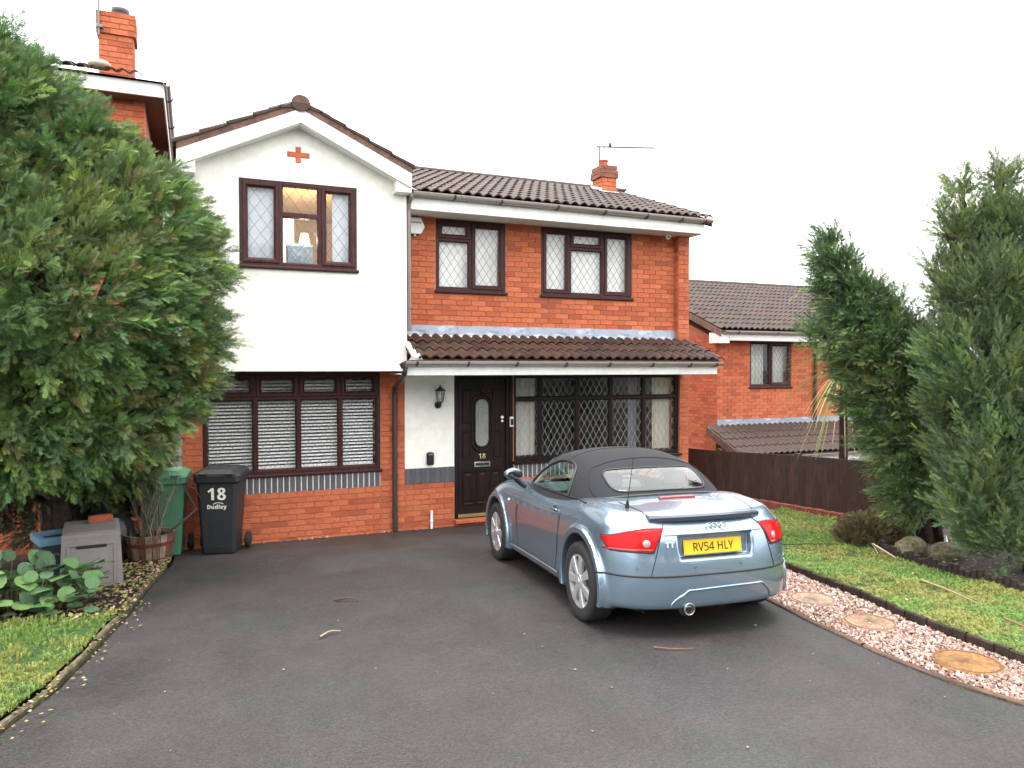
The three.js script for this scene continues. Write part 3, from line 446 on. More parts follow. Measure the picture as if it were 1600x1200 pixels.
{ const xs = [4.34, 4.79, 5.415, 6.015, 6.62, 7.27], cells = []; for (let i = 0; i < 5; i++) cells.push([xs[i], xs[i + 1], 0.88, 1.80, 0], [xs[i], xs[i + 1], 1.80, 2.17, 0]); buildWindow(house, 4.34, 7.27, 0.88, 2.17, -0.03, cells, { dw: 0.105, dh: 0.185, sill: 0.09, m: M.brownDark, came: M.cameLight }); }
// front door
{
  part('door_frame', [sweepFrame(3.42, 4.335, 0.10, 2.17, [[0, -0.12], [0, -0.012], [0.006, -0.006], [0.052, -0.006], [0.060, -0.02], [0.060, -0.12]]), cbx(4.225, 4.275, 0.162, 2.108, -0.09, -0.012, 0.006)], M.brownDark, house);
  const X0 = 3.485, X1 = 4.222, Y0 = 0.16, Y1 = 2.108, zf = -0.035, cx = (X0 + X1) / 2, d = part('front_door', cbx(X0, X1, Y0, Y1, zf - 0.045, zf, 0.006), M.brownDark, house);
  const mould = (a, b, c, e) => sweepFrame(a, b, c, e, [[0, zf - 0.001], [0.008, zf + 0.012], [0.020, zf + 0.012], [0.034, zf + 0.001], [0.05, zf + 0.002], [0.07, zf + 0.012], [0.075, zf + 0.012]]);
  for (const [a, b, c, e] of [[0.06, 0.25, 0.12, 0.62], [0.275, 0.462, 0.12, 0.62], [0.487, 0.677, 0.12, 0.62]]) part('door_panel', [mould(X0 + a, X0 + b, Y0 + c, Y0 + e), bx(X0 + a + 0.075, X0 + b - 0.075, Y0 + c + 0.075, Y0 + e - 0.075, zf, zf + 0.0118)], M.brownDark, d);
  for (const [a, b, c, e] of [[0.06, 0.20, 0.80, 1.20], [0.537, 0.677, 0.80, 1.20], [0.06, 0.21, 1.30, 1.80], [0.527, 0.677, 1.30, 1.80]]) part('door_panel', sweepFrame(X0 + a, X0 + b, Y0 + c, Y0 + e, [[0, zf - 0.001], [0.008, zf + 0.012], [0.018, zf + 0.012], [0.03, zf + 0.001]]), M.brownDark, d);
  const stad = (w, h, y) => { const pts = []; for (let i = 0; i <= 48; i++) { const t = i / 48 * 2 * PI, s = Math.sin(t); pts.push(new V3(cx + w * Math.cos(t), y + w * s + (s > 0.001 ? 1 : s < -0.001 ? -1 : 0) * (h - w), zf + 0.006)); } return pts; };
  part('oval_moulding', [new THREE.TubeGeometry(new THREE.CatmullRomCurve3(stad(0.155, 0.415, 1.465)), 120, 0.018, 8), new THREE.TubeGeometry(new THREE.CatmullRomCurve3(stad(0.112, 0.355, 1.465)), 120, 0.014, 8)], M.brownDark, d);
  const s = new THREE.Shape(stad(0.104, 0.347, 1.465).map((p) => new THREE.Vector2(p.x, p.y))); const gg = new THREE.ExtrudeGeometry(s, { depth: 0.008, bevelEnabled: false }); gg.translate(0, 0, zf - 0.002); metreUV(gg);
  part('door_light', gg, mat(0.24, 0.255, 0.25, 0.18, { map: rep(T.mottle, 6), bumpMap: rep(T.fine, 3), bumpScale: 0.01, clearcoat: 1 }), d);
  const le = []; for (const [w, h] of [[0.045, 0.13], [0.075, 0.24]]) le.push(new THREE.TubeGeometry(new THREE.CatmullRomCurve3(stad(w, h, 1.465)), 60, 0.003, 5)); le.forEach((g) => g.translate(0, 0, 0.004)); part('leaded_motif', le, M.cameLight, d);
  part('keystone', [cbx(cx - 0.03, cx + 0.03, 1.90, 1.985, zf, zf + 0.016, 0.006)], M.brownDark, d);
  const n = text3('18', 0.075, 0.006); n.translate(cx, 0.985, zf + 0.004); part('house_number', n, M.brass, d);
  part('letterbox', [sweepFrame(cx - 0.125, cx + 0.125, 0.825, 0.905, [[0, zf], [0.003, zf + 0.012], [0.018, zf + 0.012], [0.02, zf + 0.004]]), bx(cx - 0.106, cx + 0.106, 0.845, 0.885, zf, zf + 0.003)], [M.chrome][0], d);
  part('letter_flap', bx(cx - 0.104, cx + 0.104, 0.847, 0.883, zf + 0.0032, zf + 0.005), M.black, d);
  part('door_lock', [new THREE.CylinderGeometry(0.022, 0.022, 0.02, 18).rotateX(PI / 2).translate(4.165, 1.54, zf + 0.01), new THREE.CylinderGeometry(0.017, 0.017, 0.02, 18).rotateX(PI / 2).translate(4.165, 1.485, zf + 0.01)], M.white, d);
  part('threshold', [cbx(3.47, 4.25, 0.115, 0.160, -0.03, 0.02, 0.005)], M.brass, house);
  part('door_step', cbx(3.41, 4.33, 0.042, 0.098, -0.05, 0.09, 0.008), M.bricks[1], house);
  const bell = thing('video_doorbell', 'white and black doorbell between the front door and the window', 'doorbell', [4.305, 1.47, -0.005]);
  part('casing', cbx(-0.032, 0.032, -0.075, 0.075, 0, 0.026, 0.012), M.white, bell); part('face', cbx(-0.024, 0.024, -0.05, 0.045, 0.020, 0.029, 0.006), M.black, bell); part('button', new THREE.CylinderGeometry(0.012, 0.012, 0.006, 16).rotateX(PI / 2).translate(0, -0.03, 0.03), M.blackMatte, bell);
}
// chimney and aerial
{
  M.sootBrick = [[0.20, 0.085, 0.06], [0.27, 0.10, 0.065]].map(([r, g, b]) => mat(r, g, b, 0.9, { map: T.brick, bumpMap: T.brickBump, bumpScale: 0.003 }));
  const cm = part('chimney', bx(7.075, 7.385, 5.25, 6.04, -2.565, -2.205), M.mortar, house), list = []; cm.position.set(-0.12, -0.045, 0.23);
  layBricks(list, { o: new V3(0, 0, -2.205), u: new V3(1, 0, 0), n: new V3(0, 0, 1) }, 7.075, 7.385, 5.44, 5.815, [], 41, 7.075); layBricks(list, { o: new V3(7.075, 0, 0), u: new V3(0, 0, 1), n: new V3(-1, 0, 0) }, -2.565, -2.205, 5.44, 5.815, [], 42, -2.2);
  layBricks(list, { o: new V3(0, 0, -2.185), u: new V3(1, 0, 0), n: new V3(0, 0, 1) }, 7.045, 7.415, 5.82, 5.97, [], 43, 7.0); layBricks(list, { o: new V3(7.045, 0, 0), u: new V3(0, 0, 1), n: new V3(-1, 0, 0) }, -2.59, -2.18, 5.82, 5.97, [], 44, -2.2);
  layBricks(list, { o: new V3(0, 0, -2.200), u: new V3(1, 0, 0), n: new V3(0, 0, 1) }, 7.065, 7.40, 5.975, 6.05, [], 45, 7.0); layBricks(list, { o: new V3(7.065, 0, 0), u: new V3(0, 0, 1), n: new V3(-1, 0, 0) }, -2.58, -2.19, 5.975, 6.05, [], 46, -2.2);
  part('corbel', [bx(7.047, 7.413, 5.822, 5.968, -2.59, -2.187), bx(7.07, 7.40, 6.0405, 6.055, -2.58, -2.20)], M.mortar, cm);
  for (const b of list) { const o = part('brick', unitBox, b.c.y > 5.8 ? M.sootBrick[b.tone % 2] : M.bricks[b.tone], cm); o.position.copy(b.c); o.rotation.y = b.turn; o.scale.set(b.w, b.h, 0.04); }
  part('chimney_pot', [new THREE.LatheGeometry([[0.085, 0], [0.085, 0.10], [0.095, 0.105], [0.095, 0.13], [0.07, 0.13], [0.07, 0]].map((p) => new THREE.Vector2(...p)), 18).translate(7.20, 6.05, -2.38)], M.bricks[5], cm);
  part('chimney_flashing', [prism([[-2.15, 5.46], [-2.15, 5.56], [-2.20, 5.57], [-2.20, 5.44]], 0, 0.36).rotateY(-PI / 2).translate(7.41, 0, 0), soup([0, 1, 2].map((k) => [[7.06, 5.50 + k * 0.05, -2.16 - k * 0.14], [7.06, 5.62 + k * 0.045, -2.19 - k * 0.14], [7.06, 5.66 + k * 0.045, -2.33 - k * 0.14], [7.06, 5.54 + k * 0.05, -2.33 - k * 0.14]]))], M.whitePvc, cm);
  const a = thing('television_aerial', 'thin horizontal aerial on a short mast above the chimney pot', 'aerial', [7.08, 6.005, -2.29]);
  part('mast', cyl(0.020, 0.020, 0.52, 0, -0.1, 0, 8), M.came, a); part('boom', tube([[-0.05, 0.42, 0], [1.22, 0.54, 0.0]], 0.019, 6, 2), M.came, a);
  part('element', tube([[0.10, 0.335, 0], [0.10, 0.50, 0]], 0.008, 6, 2), M.came, a); part('junction_box', cbx(0.20, 0.25, 0.44, 0.52, -0.03, 0.03, 0.01), M.black, a);
  for (let i = 0; i < 8; i++) part('director', tube([[0.32 + i * 0.11, 0.455 + i * 0.0104, -0.07], [0.32 + i * 0.11, 0.455 + i * 0.0104, 0.07]], 0.003, 5, 1), M.came, a);
}
// ------------------------------------------------------------ inside the windows
{
  const slat = (() => { const q = [], n = 4, w = 0.042, L = 1; for (let i = 0; i < n; i++) { const a = i / n - 0.5, b = (i + 1) / n - 0.5, ya = -4 * 0.005 * a * a, yb = -4 * 0.005 * b * b; q.push([[-L / 2, ya, a * w], [L / 2, ya, a * w], [L / 2, yb, b * w], [-L / 2, yb, b * w]]); } return soup(q); })();
  const xs = [0.16, 0.73, 1.27, 1.815, 2.29], which = ['in the window bay beside the tall conifer', 'second from the conifer in the ground floor window', 'third from the conifer in the ground floor window', 'in the window bay nearest the brown downpipe'];
  for (let i = 0; i < 4; i++) {
    const w = xs[i + 1] - xs[i] - 0.03, b = thing('venetian_blind', 'white venetian blind with open slats ' + which[i], 'blind', [(xs[i] + xs[i + 1]) / 2, 0.95, -0.135], 0, 'blinds in the ground floor window');
    const r = rng(40 + i);
    for (let k = 0; k < 27; k++) { const s = part('slat', slat, M.blind, b); s.position.set(0, 0.02 + k * 0.0445 + (r() - 0.5) * 0.003, 0); s.rotation.x = 0.50 + (r() - 0.5) * 0.06; s.scale.x = w; }
    part('head_rail', cbx(-w / 2, w / 2, 1.225, 1.265, -0.02, 0.02, 0.004), M.blind, b); part('bottom_rail', cbx(-w / 2, w / 2, -0.012, 0.006, -0.014, 0.014, 0.004), M.blind, b);
    for (const t of [-0.32, 0.32]) part('cord', tube([[t * w, 0, 0.024], [t * w, 1.23, 0.024]], 0.002, 5, 1), M.blind, b);
  }
  const net = (a, b, c, d, z, fold, amp, seed, m, label) => single('net_curtain', drape(a, b, c, d, z, fold, amp, seed), m, label, 'curtain');
  net(3.22, 4.22, 3.40, 4.40, -0.21, 0.14, 0.012, 1, M.net, 'white net curtain behind the two light upper window beside the alarm box');
  net(4.87, 6.39, 3.40, 4.40, -0.21, 0.16, 0.012, 2, M.net, 'white net curtain behind the wide upper window near the roof corner');
  net(0.57, 1.00, 3.56, 4.56, 0.33, 0.2, 0.010, 3, M.netGrey, 'pale grey blue drape in the left light of the gable window');
  net(1.66, 1.93, 3.56, 4.56, 0.33, 0.2, 0.010, 4, M.netGrey, 'pale grey blue drape in the right light of the gable window');
  net(4.40, 4.76, 0.95, 2.14, -0.16, 0.09, 0.014, 5, mat(0.55, 0.54, 0.48, 0.9, { map: rep(T.mottle, 4) }), 'cream net curtain added for the bright reflection in the narrow window light beside the front door');  // added cloth; its cream stands for a reflection on this pane
  net(6.86, 7.20, 0.95, 2.14, -0.17, 0.085, 0.016, 6, mat(0.62, 0.60, 0.52, 0.9, { map: rep(T.mottle, 4) }), 'cream lace curtain at the right end of the porch window');
  net(6.42, 6.58, 0.95, 2.14, -0.20, 0.06, 0.02, 7, mat(0.22, 0.23, 0.27, 0.9), 'grey gathered curtain left of the lace one in the porch window');
  const box = thing('storage_box', 'light blue patterned box standing on the gable window ledge', 'box', [1.27, 3.60, 0.16]);
  part('case', cbx(-0.16, 0.16, 0, 0.22, -0.09, 0.09, 0.01), mat(0.50, 0.70, 0.84, 0.8, { map: rep(T.tile, 6) }), box); part('lid', cbx(-0.165, 0.165, 0.20, 0.245, -0.095, 0.095, 0.01), mat(0.52, 0.72, 0.84, 0.8), box);
  part('box_shelf', cbx(0.25, 2.25, 3.56, 3.598, -0.1, 0.27, 0.006), M.white, house);
  const w = thing('white_cabinet', 'tall white cabinet seen through the middle light of the gable window', 'cabinet', [1.12, 2.57, -0.55]);
  part('carcass', cbx(-0.14, 0.14, 0, 1.75, -0.25, 0.25, 0.01), M.net, w); part('cabinet_door', cbx(-0.13, 0.13, 0.05, 1.70, 0.251, 0.27, 0.008), M.net, w); part('handle', cyl(0.008, 0.008, 0.15, 0.09, 0.9, 0.28, 8), M.chrome, w);
  const la = thing('table_lamp', 'lit table lamp beside the cabinet in the gable window', 'lamp', [1.36, 3.598, -0.02]);
  part('lamp_base', cyl(0.05, 0.03, 0.22, 0, 0, 0, 16), M.netGrey, la); part('lamp_shade', new THREE.CylinderGeometry(0.05, 0.09, 0.20, 20, 1, true).translate(0, 0.33, 0), mat(0.75, 0.68, 0.52, 0.9, { emissive: new THREE.Color(1, 0.72, 0.36), emissiveIntensity: 0.12 }), la);
  const glow = new THREE.PointLight(0xffe6c4, 0.7, 0, 2); glow.position.set(1.36, 3.93, 0.0); glow.castShadow = true; glow.shadow.radius = 3; scene.add(glow);
}
// ------------------------------------------------------------ small fittings on the front
{
  const l = thing('wall_lantern', 'black coach lantern on the white panel left of the front door', 'lantern', [3.17, 1.86, 0.012]);
  part('back_plate', new THREE.CylinderGeometry(0.05, 0.05, 0.02, 20).rotateX(PI / 2).translate(0, -0.12, 0.01), M.black, l);
  part('arm', tube([[0, -0.12, 0.01], [0, -0.15, 0.06], [0, -0.12, 0.11], [0, -0.075, 0.115]], 0.012, 8), M.black, l);
  part('lantern_roof', [new THREE.CylinderGeometry(0.015, 0.088, 0.06, 6).translate(0, 0.11, 0.115), new THREE.SphereGeometry(0.014, 10, 8).translate(0, 0.15, 0.115)], M.black, l);
  part('lantern_glass', new THREE.CylinderGeometry(0.062, 0.042, 0.145, 6, 1, true).translate(0, 0.005, 0.115), mat(0.9, 0.93, 0.92, 0.15, { transmission: 0.9, thickness: 0 }), l);
  part('lantern_cage', [0, 1, 2, 3, 4, 5].map((k) => { const a = k * PI / 3; return tube([[0.042 * Math.sin(a), -0.07, 0.115 + 0.042 * Math.cos(a)], [0.063 * Math.sin(a), 0.08, 0.115 + 0.063 * Math.cos(a)]], 0.005, 5, 1); }), M.black, l);
  part('bulb', new THREE.SphereGeometry(0.025, 12, 10).scale(1, 1.4, 1).translate(0, 0, 0.115), M.white, l); part('lantern_cup', cyl(0.02, 0.045, 0.025, 0, -0.095, 0.115, 12), M.black, l);
  const k = thing('key_safe', 'small black key safe low on the white panel beside the door', 'key safe', [3.05, 0.99, 0.012]);
  part('case', cbx(-0.052, 0.052, -0.09, 0.09, 0, 0.055, 0.018), M.black, k); part('cover', cbx(-0.042, 0.042, -0.075, 0.045, 0.05, 0.064, 0.008), M.blackMatte, k); part('label', bx(-0.03, 0.03, 0.05, 0.072, 0.0552, 0.057), M.came, k);
  const o = thing('overflow_pipe', 'short white waste pipe standing against the brickwork by the door', 'pipe', [3.07, 0.0, 0.03]);
  part('pipe', cyl(0.019, 0.019, 0.24, 0, 0, 0.0, 14), M.white, o); part('pipe_cap', cyl(0.022, 0.022, 0.03, 0, 0.225, 0.0, 14), M.whitePvc, o); part('clip', cbx(-0.026, 0.026, 0.10, 0.115, -0.02, 0.024, 0.004), M.whitePvc, o);
  const al = thing('alarm_box', 'white angular burglar alarm box under the eaves beside the gable', 'alarm box', [2.86, 4.24, ZU]);
  part('alarm_cover', (() => { const s = new THREE.Shape([[-0.14, -0.10], [0.07, -0.10], [0.12, -0.01], [0.07, 0.10], [-0.14, 0.10]].map((p) => new THREE.Vector2(...p))); const g = new THREE.ExtrudeGeometry(s, { depth: 0.06, bevelEnabled: true, bevelSize: 0.015, bevelThickness: 0.02, bevelSegments: 2 }); g.translate(0, 0, 0.02); return g; })(), M.white, al);
  part('alarm_strip', bx(-0.13, 0.08, 0.035, 0.05, 0.1005, 0.103), M.came, al); part('strobe', new THREE.SphereGeometry(0.02, 12, 8).translate(0.0, -0.125, 0.06), M.white, al); part('alarm_base', bx(-0.13, 0.06, -0.118, -0.114, 0.0, 0.09), M.blackMatte, al);
  const c = thing('security_camera', 'small white dome camera under the soffit at the upper right corner', 'camera', [6.97, 4.39, 0.10]);
  part('mount', cyl(0.045, 0.04, 0.02, 0, -0.02, 0, 20), M.white, c); part('dome', new THREE.SphereGeometry(0.042, 18, 12).translate(0, -0.045, 0), M.white, c); part('lens', new THREE.SphereGeometry(0.018, 12, 10).translate(-0.008, -0.052, 0.030), M.black, c);
}
// ------------------------------------------------------------ wheelie bins
function wheelieBin(name, label, pos, turn, body, lid, number) {
  const b = thing(name, label, 'wheelie bin', pos, turn);
  const loop = (w, d, y, c, zo = 0) => [[-w + c, -d], [w - c, -d], [w, -d + c], [w, d - c], [w - c, d], [-w + c, d], [-w, d - c], [-w, -d + c]].map(([x, z]) => [x, y, z + zo]);
  const L = [loop(0.185, 0.20, 0.03, 0.03, 0.01), loop(0.19, 0.21, 0.10, 0.03, 0.01), loop(0.235, 0.265, 0.86, 0.04, 0), loop(0.262, 0.29, 0.89, 0.04, 0), loop(0.262, 0.29, 0.955, 0.04, 0)], q = [];
  for (let i = 0; i < L.length - 1; i++) for (let k = 0; k < 8; k++) q.push([L[i][k], L[i][(k + 1) % 8], L[i + 1][(k + 1) % 8], L[i + 1][k]]); for (let k = 1; k < 7; k++) q.push([L[0][0], L[0][k], L[0][k + 1]]);
  for (const x of [-0.06, 0.06]) q.push([[x - 0.012, 0.06, 0.213], [x + 0.012, 0.06, 0.213], [x + 0.012, 0.42, 0.246], [x - 0.012, 0.42, 0.246]]);
  part('bin_body', soup(q), body, b);
  const l = loop(0.275, 0.305, 0.955, 0.05), m = loop(0.27, 0.30, 0.985, 0.05), t = loop(0.20, 0.22, 1.03, 0.05), q2 = []; for (const [A, B] of [[l, m], [m, t]]) for (let k = 0; k < 8; k++) q2.push([A[k], A[(k + 1) % 8], B[(k + 1) % 8], B[k]]); for (let k = 1; k < 7; k++) q2.push([t[0], t[k], t[k + 1]], [l[0], l[k], l[k + 1]]);
  const ld = part('bin_lid', soup(q2), lid, b); part('lid_grip', [cbx(-0.19, -0.10, 0.975, 1.0, 0.27, 0.325, 0.008), cbx(0.10, 0.19, 0.975, 1.0, 0.27, 0.325, 0.008)], lid, ld);
  part('handle', tube([[-0.2, 0.95, -0.28], [-0.2, 0.99, -0.36], [0.2, 0.99, -0.36], [0.2, 0.95, -0.28]], 0.015, 8), lid, b);
  for (const x of [-0.262, 0.262]) { const w = part('wheel', new THREE.LatheGeometry([[0.02, -0.028], [0.085, -0.028], [0.10, -0.015], [0.10, 0.015], [0.085, 0.028], [0.02, 0.028]].map((p) => new THREE.Vector2(...p)), 24).rotateZ(PI / 2), M.blackMatte, b); w.position.set(x, 0.10, -0.20); part('hub', new THREE.CylinderGeometry(0.035, 0.035, 0.062, 14).rotateZ(PI / 2), body, w); }
  part('axle', tube([[-0.25, 0.10, -0.20], [0.25, 0.10, -0.20]], 0.012, 8, 1), M.came, b);
  if (number) {
    const face = (g, y) => { g.rotateX(0.0722); g.translate(0, y, lerp(0.22, 0.265, (y - 0.10) / 0.76) + 0.0015); return g; }, W = mat(0.82, 0.81, 0.77, 0.6);
    part('house_number', face(text3('18', 0.145, 0.003), 0.745), W, b); part('council_name', face(text3('Dudley', 0.048, 0.002), 0.585), W, b);
    part('logo_arc', face(new THREE.TorusGeometry(0.075, 0.005, 6, 20, 1.7).rotateZ(0.72).scale(1, 0.7, 0.6).translate(0.015, -0.04, 0), 0.628), W, b);
  }
  return b;
}
M.binBlack = mat(0.020, 0.022, 0.027, 0.5, { map: rep(T.mottle, 1.5), bumpMap: rep(T.fine, 2), bumpScale: 0.002 });
M.binGreen = mat(0.085, 0.235, 0.140, 0.5, { map: rep(T.mottle, 1.5), bumpMap: rep(T.fine, 2), bumpScale: 0.002 });
wheelieBin('wheelie_bin', 'black wheelie bin marked 18 in white under the blinds', [0.31, groundY(0, 0.40), 0.40], -0.26, M.binBlack, M.binBlack, true);
wheelieBin('wheelie_bin', 'faded green wheelie bin behind the wooden barrel planter', [-0.32, groundY(0, 0.16) + 0.0, 0.20], -0.10, M.binGreen, M.binGreen, false);
// ------------------------------------------------------------ compost bin, barrel, crates, by the conifer
{
  M.greyPlastic = mat(0.20, 0.185, 0.18, 0.7, { map: rep(T.mottle, 1.4), bumpMap: rep(T.fine, 2), bumpScale: 0.004 });
  const c = thing('compost_bin', 'grey plastic garden storage bin with panelled front beside the leafy plant', 'compost bin', [-0.96, groundY(0, 1.5) + 0.0, 1.50], 0.10);
  const R4 = (w, d, y, z = 0) => [[-w, y, z + d], [w, y, z + d], [w, y, z - d], [-w, y, z - d]], A = R4(0.275, 0.41, 0), B = R4(0.250, 0.375, 0.53, -0.01), q = []; for (let k = 0; k < 4; k++) q.push([A[k], A[(k + 1) % 4], B[(k + 1) % 4], B[k]]); q.push([A[3], A[2], A[1], A[0]]);
  part('bin_body', soup(q), M.greyPlastic, c);
  const C = R4(0.254, 0.380, 0.53, -0.01), D = R4(0.250, 0.374, 0.556, -0.01), E = R4(0.215, 0.325, 0.572, -0.01), q2 = []; for (const [a, b] of [[C, D], [D, E]]) for (let k = 0; k < 4; k++) q2.push([a[k], a[(k + 1) % 4], b[(k + 1) % 4], b[k]]); q2.push([E[0], E[1], E[2], E[3]], [C[3], C[2], C[1], C[0]]);
  part('bin_lid', soup(q2), M.greyPlastic, c);
  part('front_panel', [sweepFrame(-0.21, 0.21, 0.04, 0.47, [[0, 0], [0.004, 0.010], [0.02, 0.010], [0.026, 0.0]]), ...[0.16, 0.28].map((y) => bx(-0.19, 0.19, y, y + 0.012, -0.002, 0.006))].map((g) => g.applyMatrix4(new THREE.Matrix4().makeTranslation(0, 0, 0.411).multiply(new THREE.Matrix4().makeRotationX(-0.085)))), M.greyPlastic, c);
  part('hand_slot', cbx(-0.13, 0.13, 0.425, 0.455, 0.37, 0.388, 0.006), M.blackMatte, c);
  const bk = single('loose_brick', cbx(-0.1075, 0.1075, 0, 0.065, -0.05, 0.05, 0.006), M.bricks[5], 'single brown brick lying on the grey storage bin lid', 'brick'); bk.position.set(-0.90, groundY(0, 1.5) + 0.572, 1.30); bk.rotation.y = 0.3;
  const b = thing('barrel_planter', 'half barrel planter with flaking staves and rusty hoops by the green bin', 'planter', [-0.47, groundY(0, 0.68), 0.68]);
  M.stave = [[0.50, 0.42, 0.35], [0.30, 0.17, 0.12], [0.62, 0.55, 0.47], [0.40, 0.27, 0.20]].map(([r, g, bb]) => mat(r, g, bb, 0.95, { map: rep(T.fence, 3), bumpMap: rep(T.fine, 3), bumpScale: 0.006 }));
  const N = 20, rb = 0.215, rt = 0.27, H = 0.34;
  for (let k = 0; k < N; k++) { const a = k / N * 2 * PI, d = 2 * PI / N * 0.46, P = (r, y, t) => [r * Math.sin(a + t), y, r * Math.cos(a + t)]; part('stave', soup([[P(rb, 0, -d), P(rb, 0, d), P(rt, H, d), P(rt, H, -d)], [P(rt, H, -d), P(rt, H, d), P(rt - 0.025, H, d), P(rt - 0.025, H, -d)], [P(rt - 0.025, H, -d), P(rt - 0.025, H, d), P(rb - 0.025, 0.0, d), P(rb - 0.025, 0.0, -d)], [P(rb, 0, -d), P(rt, H, -d), P(rt - 0.025, H, -d), P(rb - 0.025, 0, -d)], [P(rb, 0, d), P(rt, H, d), P(rt - 0.025, H, d), P(rb - 0.025, 0, d)]]), M.stave[(k * 3 + (k >> 2)) % 4], b); }
  M.rust = mat(0.26, 0.065, 0.035, 0.85, { map: rep(T.stone, 4), bumpMap: rep(T.fine, 4), bumpScale: 0.003 });
  for (const y of [0.055, 0.235]) { const r0 = lerp(rb, rt, y / H) + 0.003; part('hoop', new THREE.CylinderGeometry(r0 + 0.005, r0, 0.042, 40, 1, true).translate(0, y, 0), M.rust, b); }
  part('compost', new THREE.CircleGeometry(0.242, 24).rotateX(-PI / 2).translate(0, 0.30, 0), M.soil, b);
  const sh_ = thing('bare_shrub', 'leafless twiggy shrub growing out of the barrel planter', 'shrub', [-0.47, groundY(0, 0.68) + 0.29, 0.68]); const r = rng(5);
  M.twig = mat(0.115, 0.085, 0.062, 0.95); M.twigPale = mat(0.24, 0.19, 0.145, 0.95); const tw = [], tp = [];
  for (let i = 0; i < 26; i++) { const a = r() * 2 * PI, x = 0.10 * Math.cos(a), z = 0.10 * Math.sin(a), dx = (r() - 0.5) * 0.55, dz = (r() - 0.5) * 0.5, h = 0.45 + r() * 0.55, pts = [[x, 0, z], [x + dx * 0.35, h * 0.4, z + dz * 0.35], [x + dx, h, z + dz]]; (i % 3 ? tw : tp).push(limb(pts, 0.007, 0.002, 5)); for (let k = 0; k < 3; k++) { const t = 0.35 + 0.2 * k, p = new V3(x + dx * t, h * t, z + dz * t); tw.push(limb([p, p.clone().add(new V3((r() - 0.5) * 0.25, 0.1 + r() * 0.12, (r() - 0.5) * 0.25))], 0.004, 0.0012, 4)); } }
  part('stems', tw, M.twig, sh_).userData.kind = 'stuff'; part('pale_stems', tp, M.twigPale, sh_).userData.kind = 'stuff';
  const br = single('broken_branch', [limb([[-0.30, 0.42, 0.98], [-0.16, 0.50, 0.92], [0.02, 0.62, 0.72]], 0.016, 0.011), limb([[-0.12, 0.88, 0.60], [0.0, 0.84, 0.60], [0.08, 0.70, 0.62]], 0.009, 0.006), limb([[-0.12, 0.88, 0.60], [0.02, 0.62, 0.72]], 0.009, 0.008)], mat(0.03, 0.026, 0.024, 0.9), 'dark broken branch propped in front of the green bin', 'branch');
  const cr = thing('blue_crate', 'pale blue edged dark crate wedged beside the grey storage bin', 'crate', [-1.30, groundY(0, 1.3), 1.36], 0.35);
  part('crate_body', [cbx(-0.16, 0.16, 0, 0.46, -0.2, 0.2, 0.01)], mat(0.022, 0.03, 0.042, 0.55), cr); part('crate_rim', sweepFrame(-0.18, 0.18, -0.22, 0.22, [[0, -0.04], [0, 0.03], [0.02, 0.035], [0.06, 0.03], [0.06, -0.02]]).rotateX(-PI / 2).translate(0, 0.47, 0), mat(0.11, 0.24, 0.32, 0.6), cr);
  const sk = thing('rubbish_sack', 'black plastic sack slumped in the shade behind the grey storage bin', 'sack', [-0.98, 0.0, 0.55]); { const g = new THREE.IcosahedronGeometry(1, 4), p = g.attributes.position; for (let i = 0; i < p.count; i++) { const v = new V3().fromBufferAttribute(p, i), k = 1 + 0.28 * (fbm(v.x * 0.15 + 0.5, v.y * 0.15 + v.z * 0.2 + 0.5, 16, 3, 9) - 0.5); p.setXYZ(i, v.x * k * 0.36, Math.max(0, v.y * k * 0.38 + 0.32), v.z * k * 0.30); } g.computeVertexNormals(); part('sack_body', metreUV(g.toNonIndexed()), mat(0.016, 0.016, 0.018, 0.35), sk); part('sack_neck', limb([[0, 0.66, 0], [0.03, 0.74, 0.02], [0.05, 0.80, 0.0]], 0.05, 0.07), mat(0.016, 0.016, 0.018, 0.35), sk); }
}
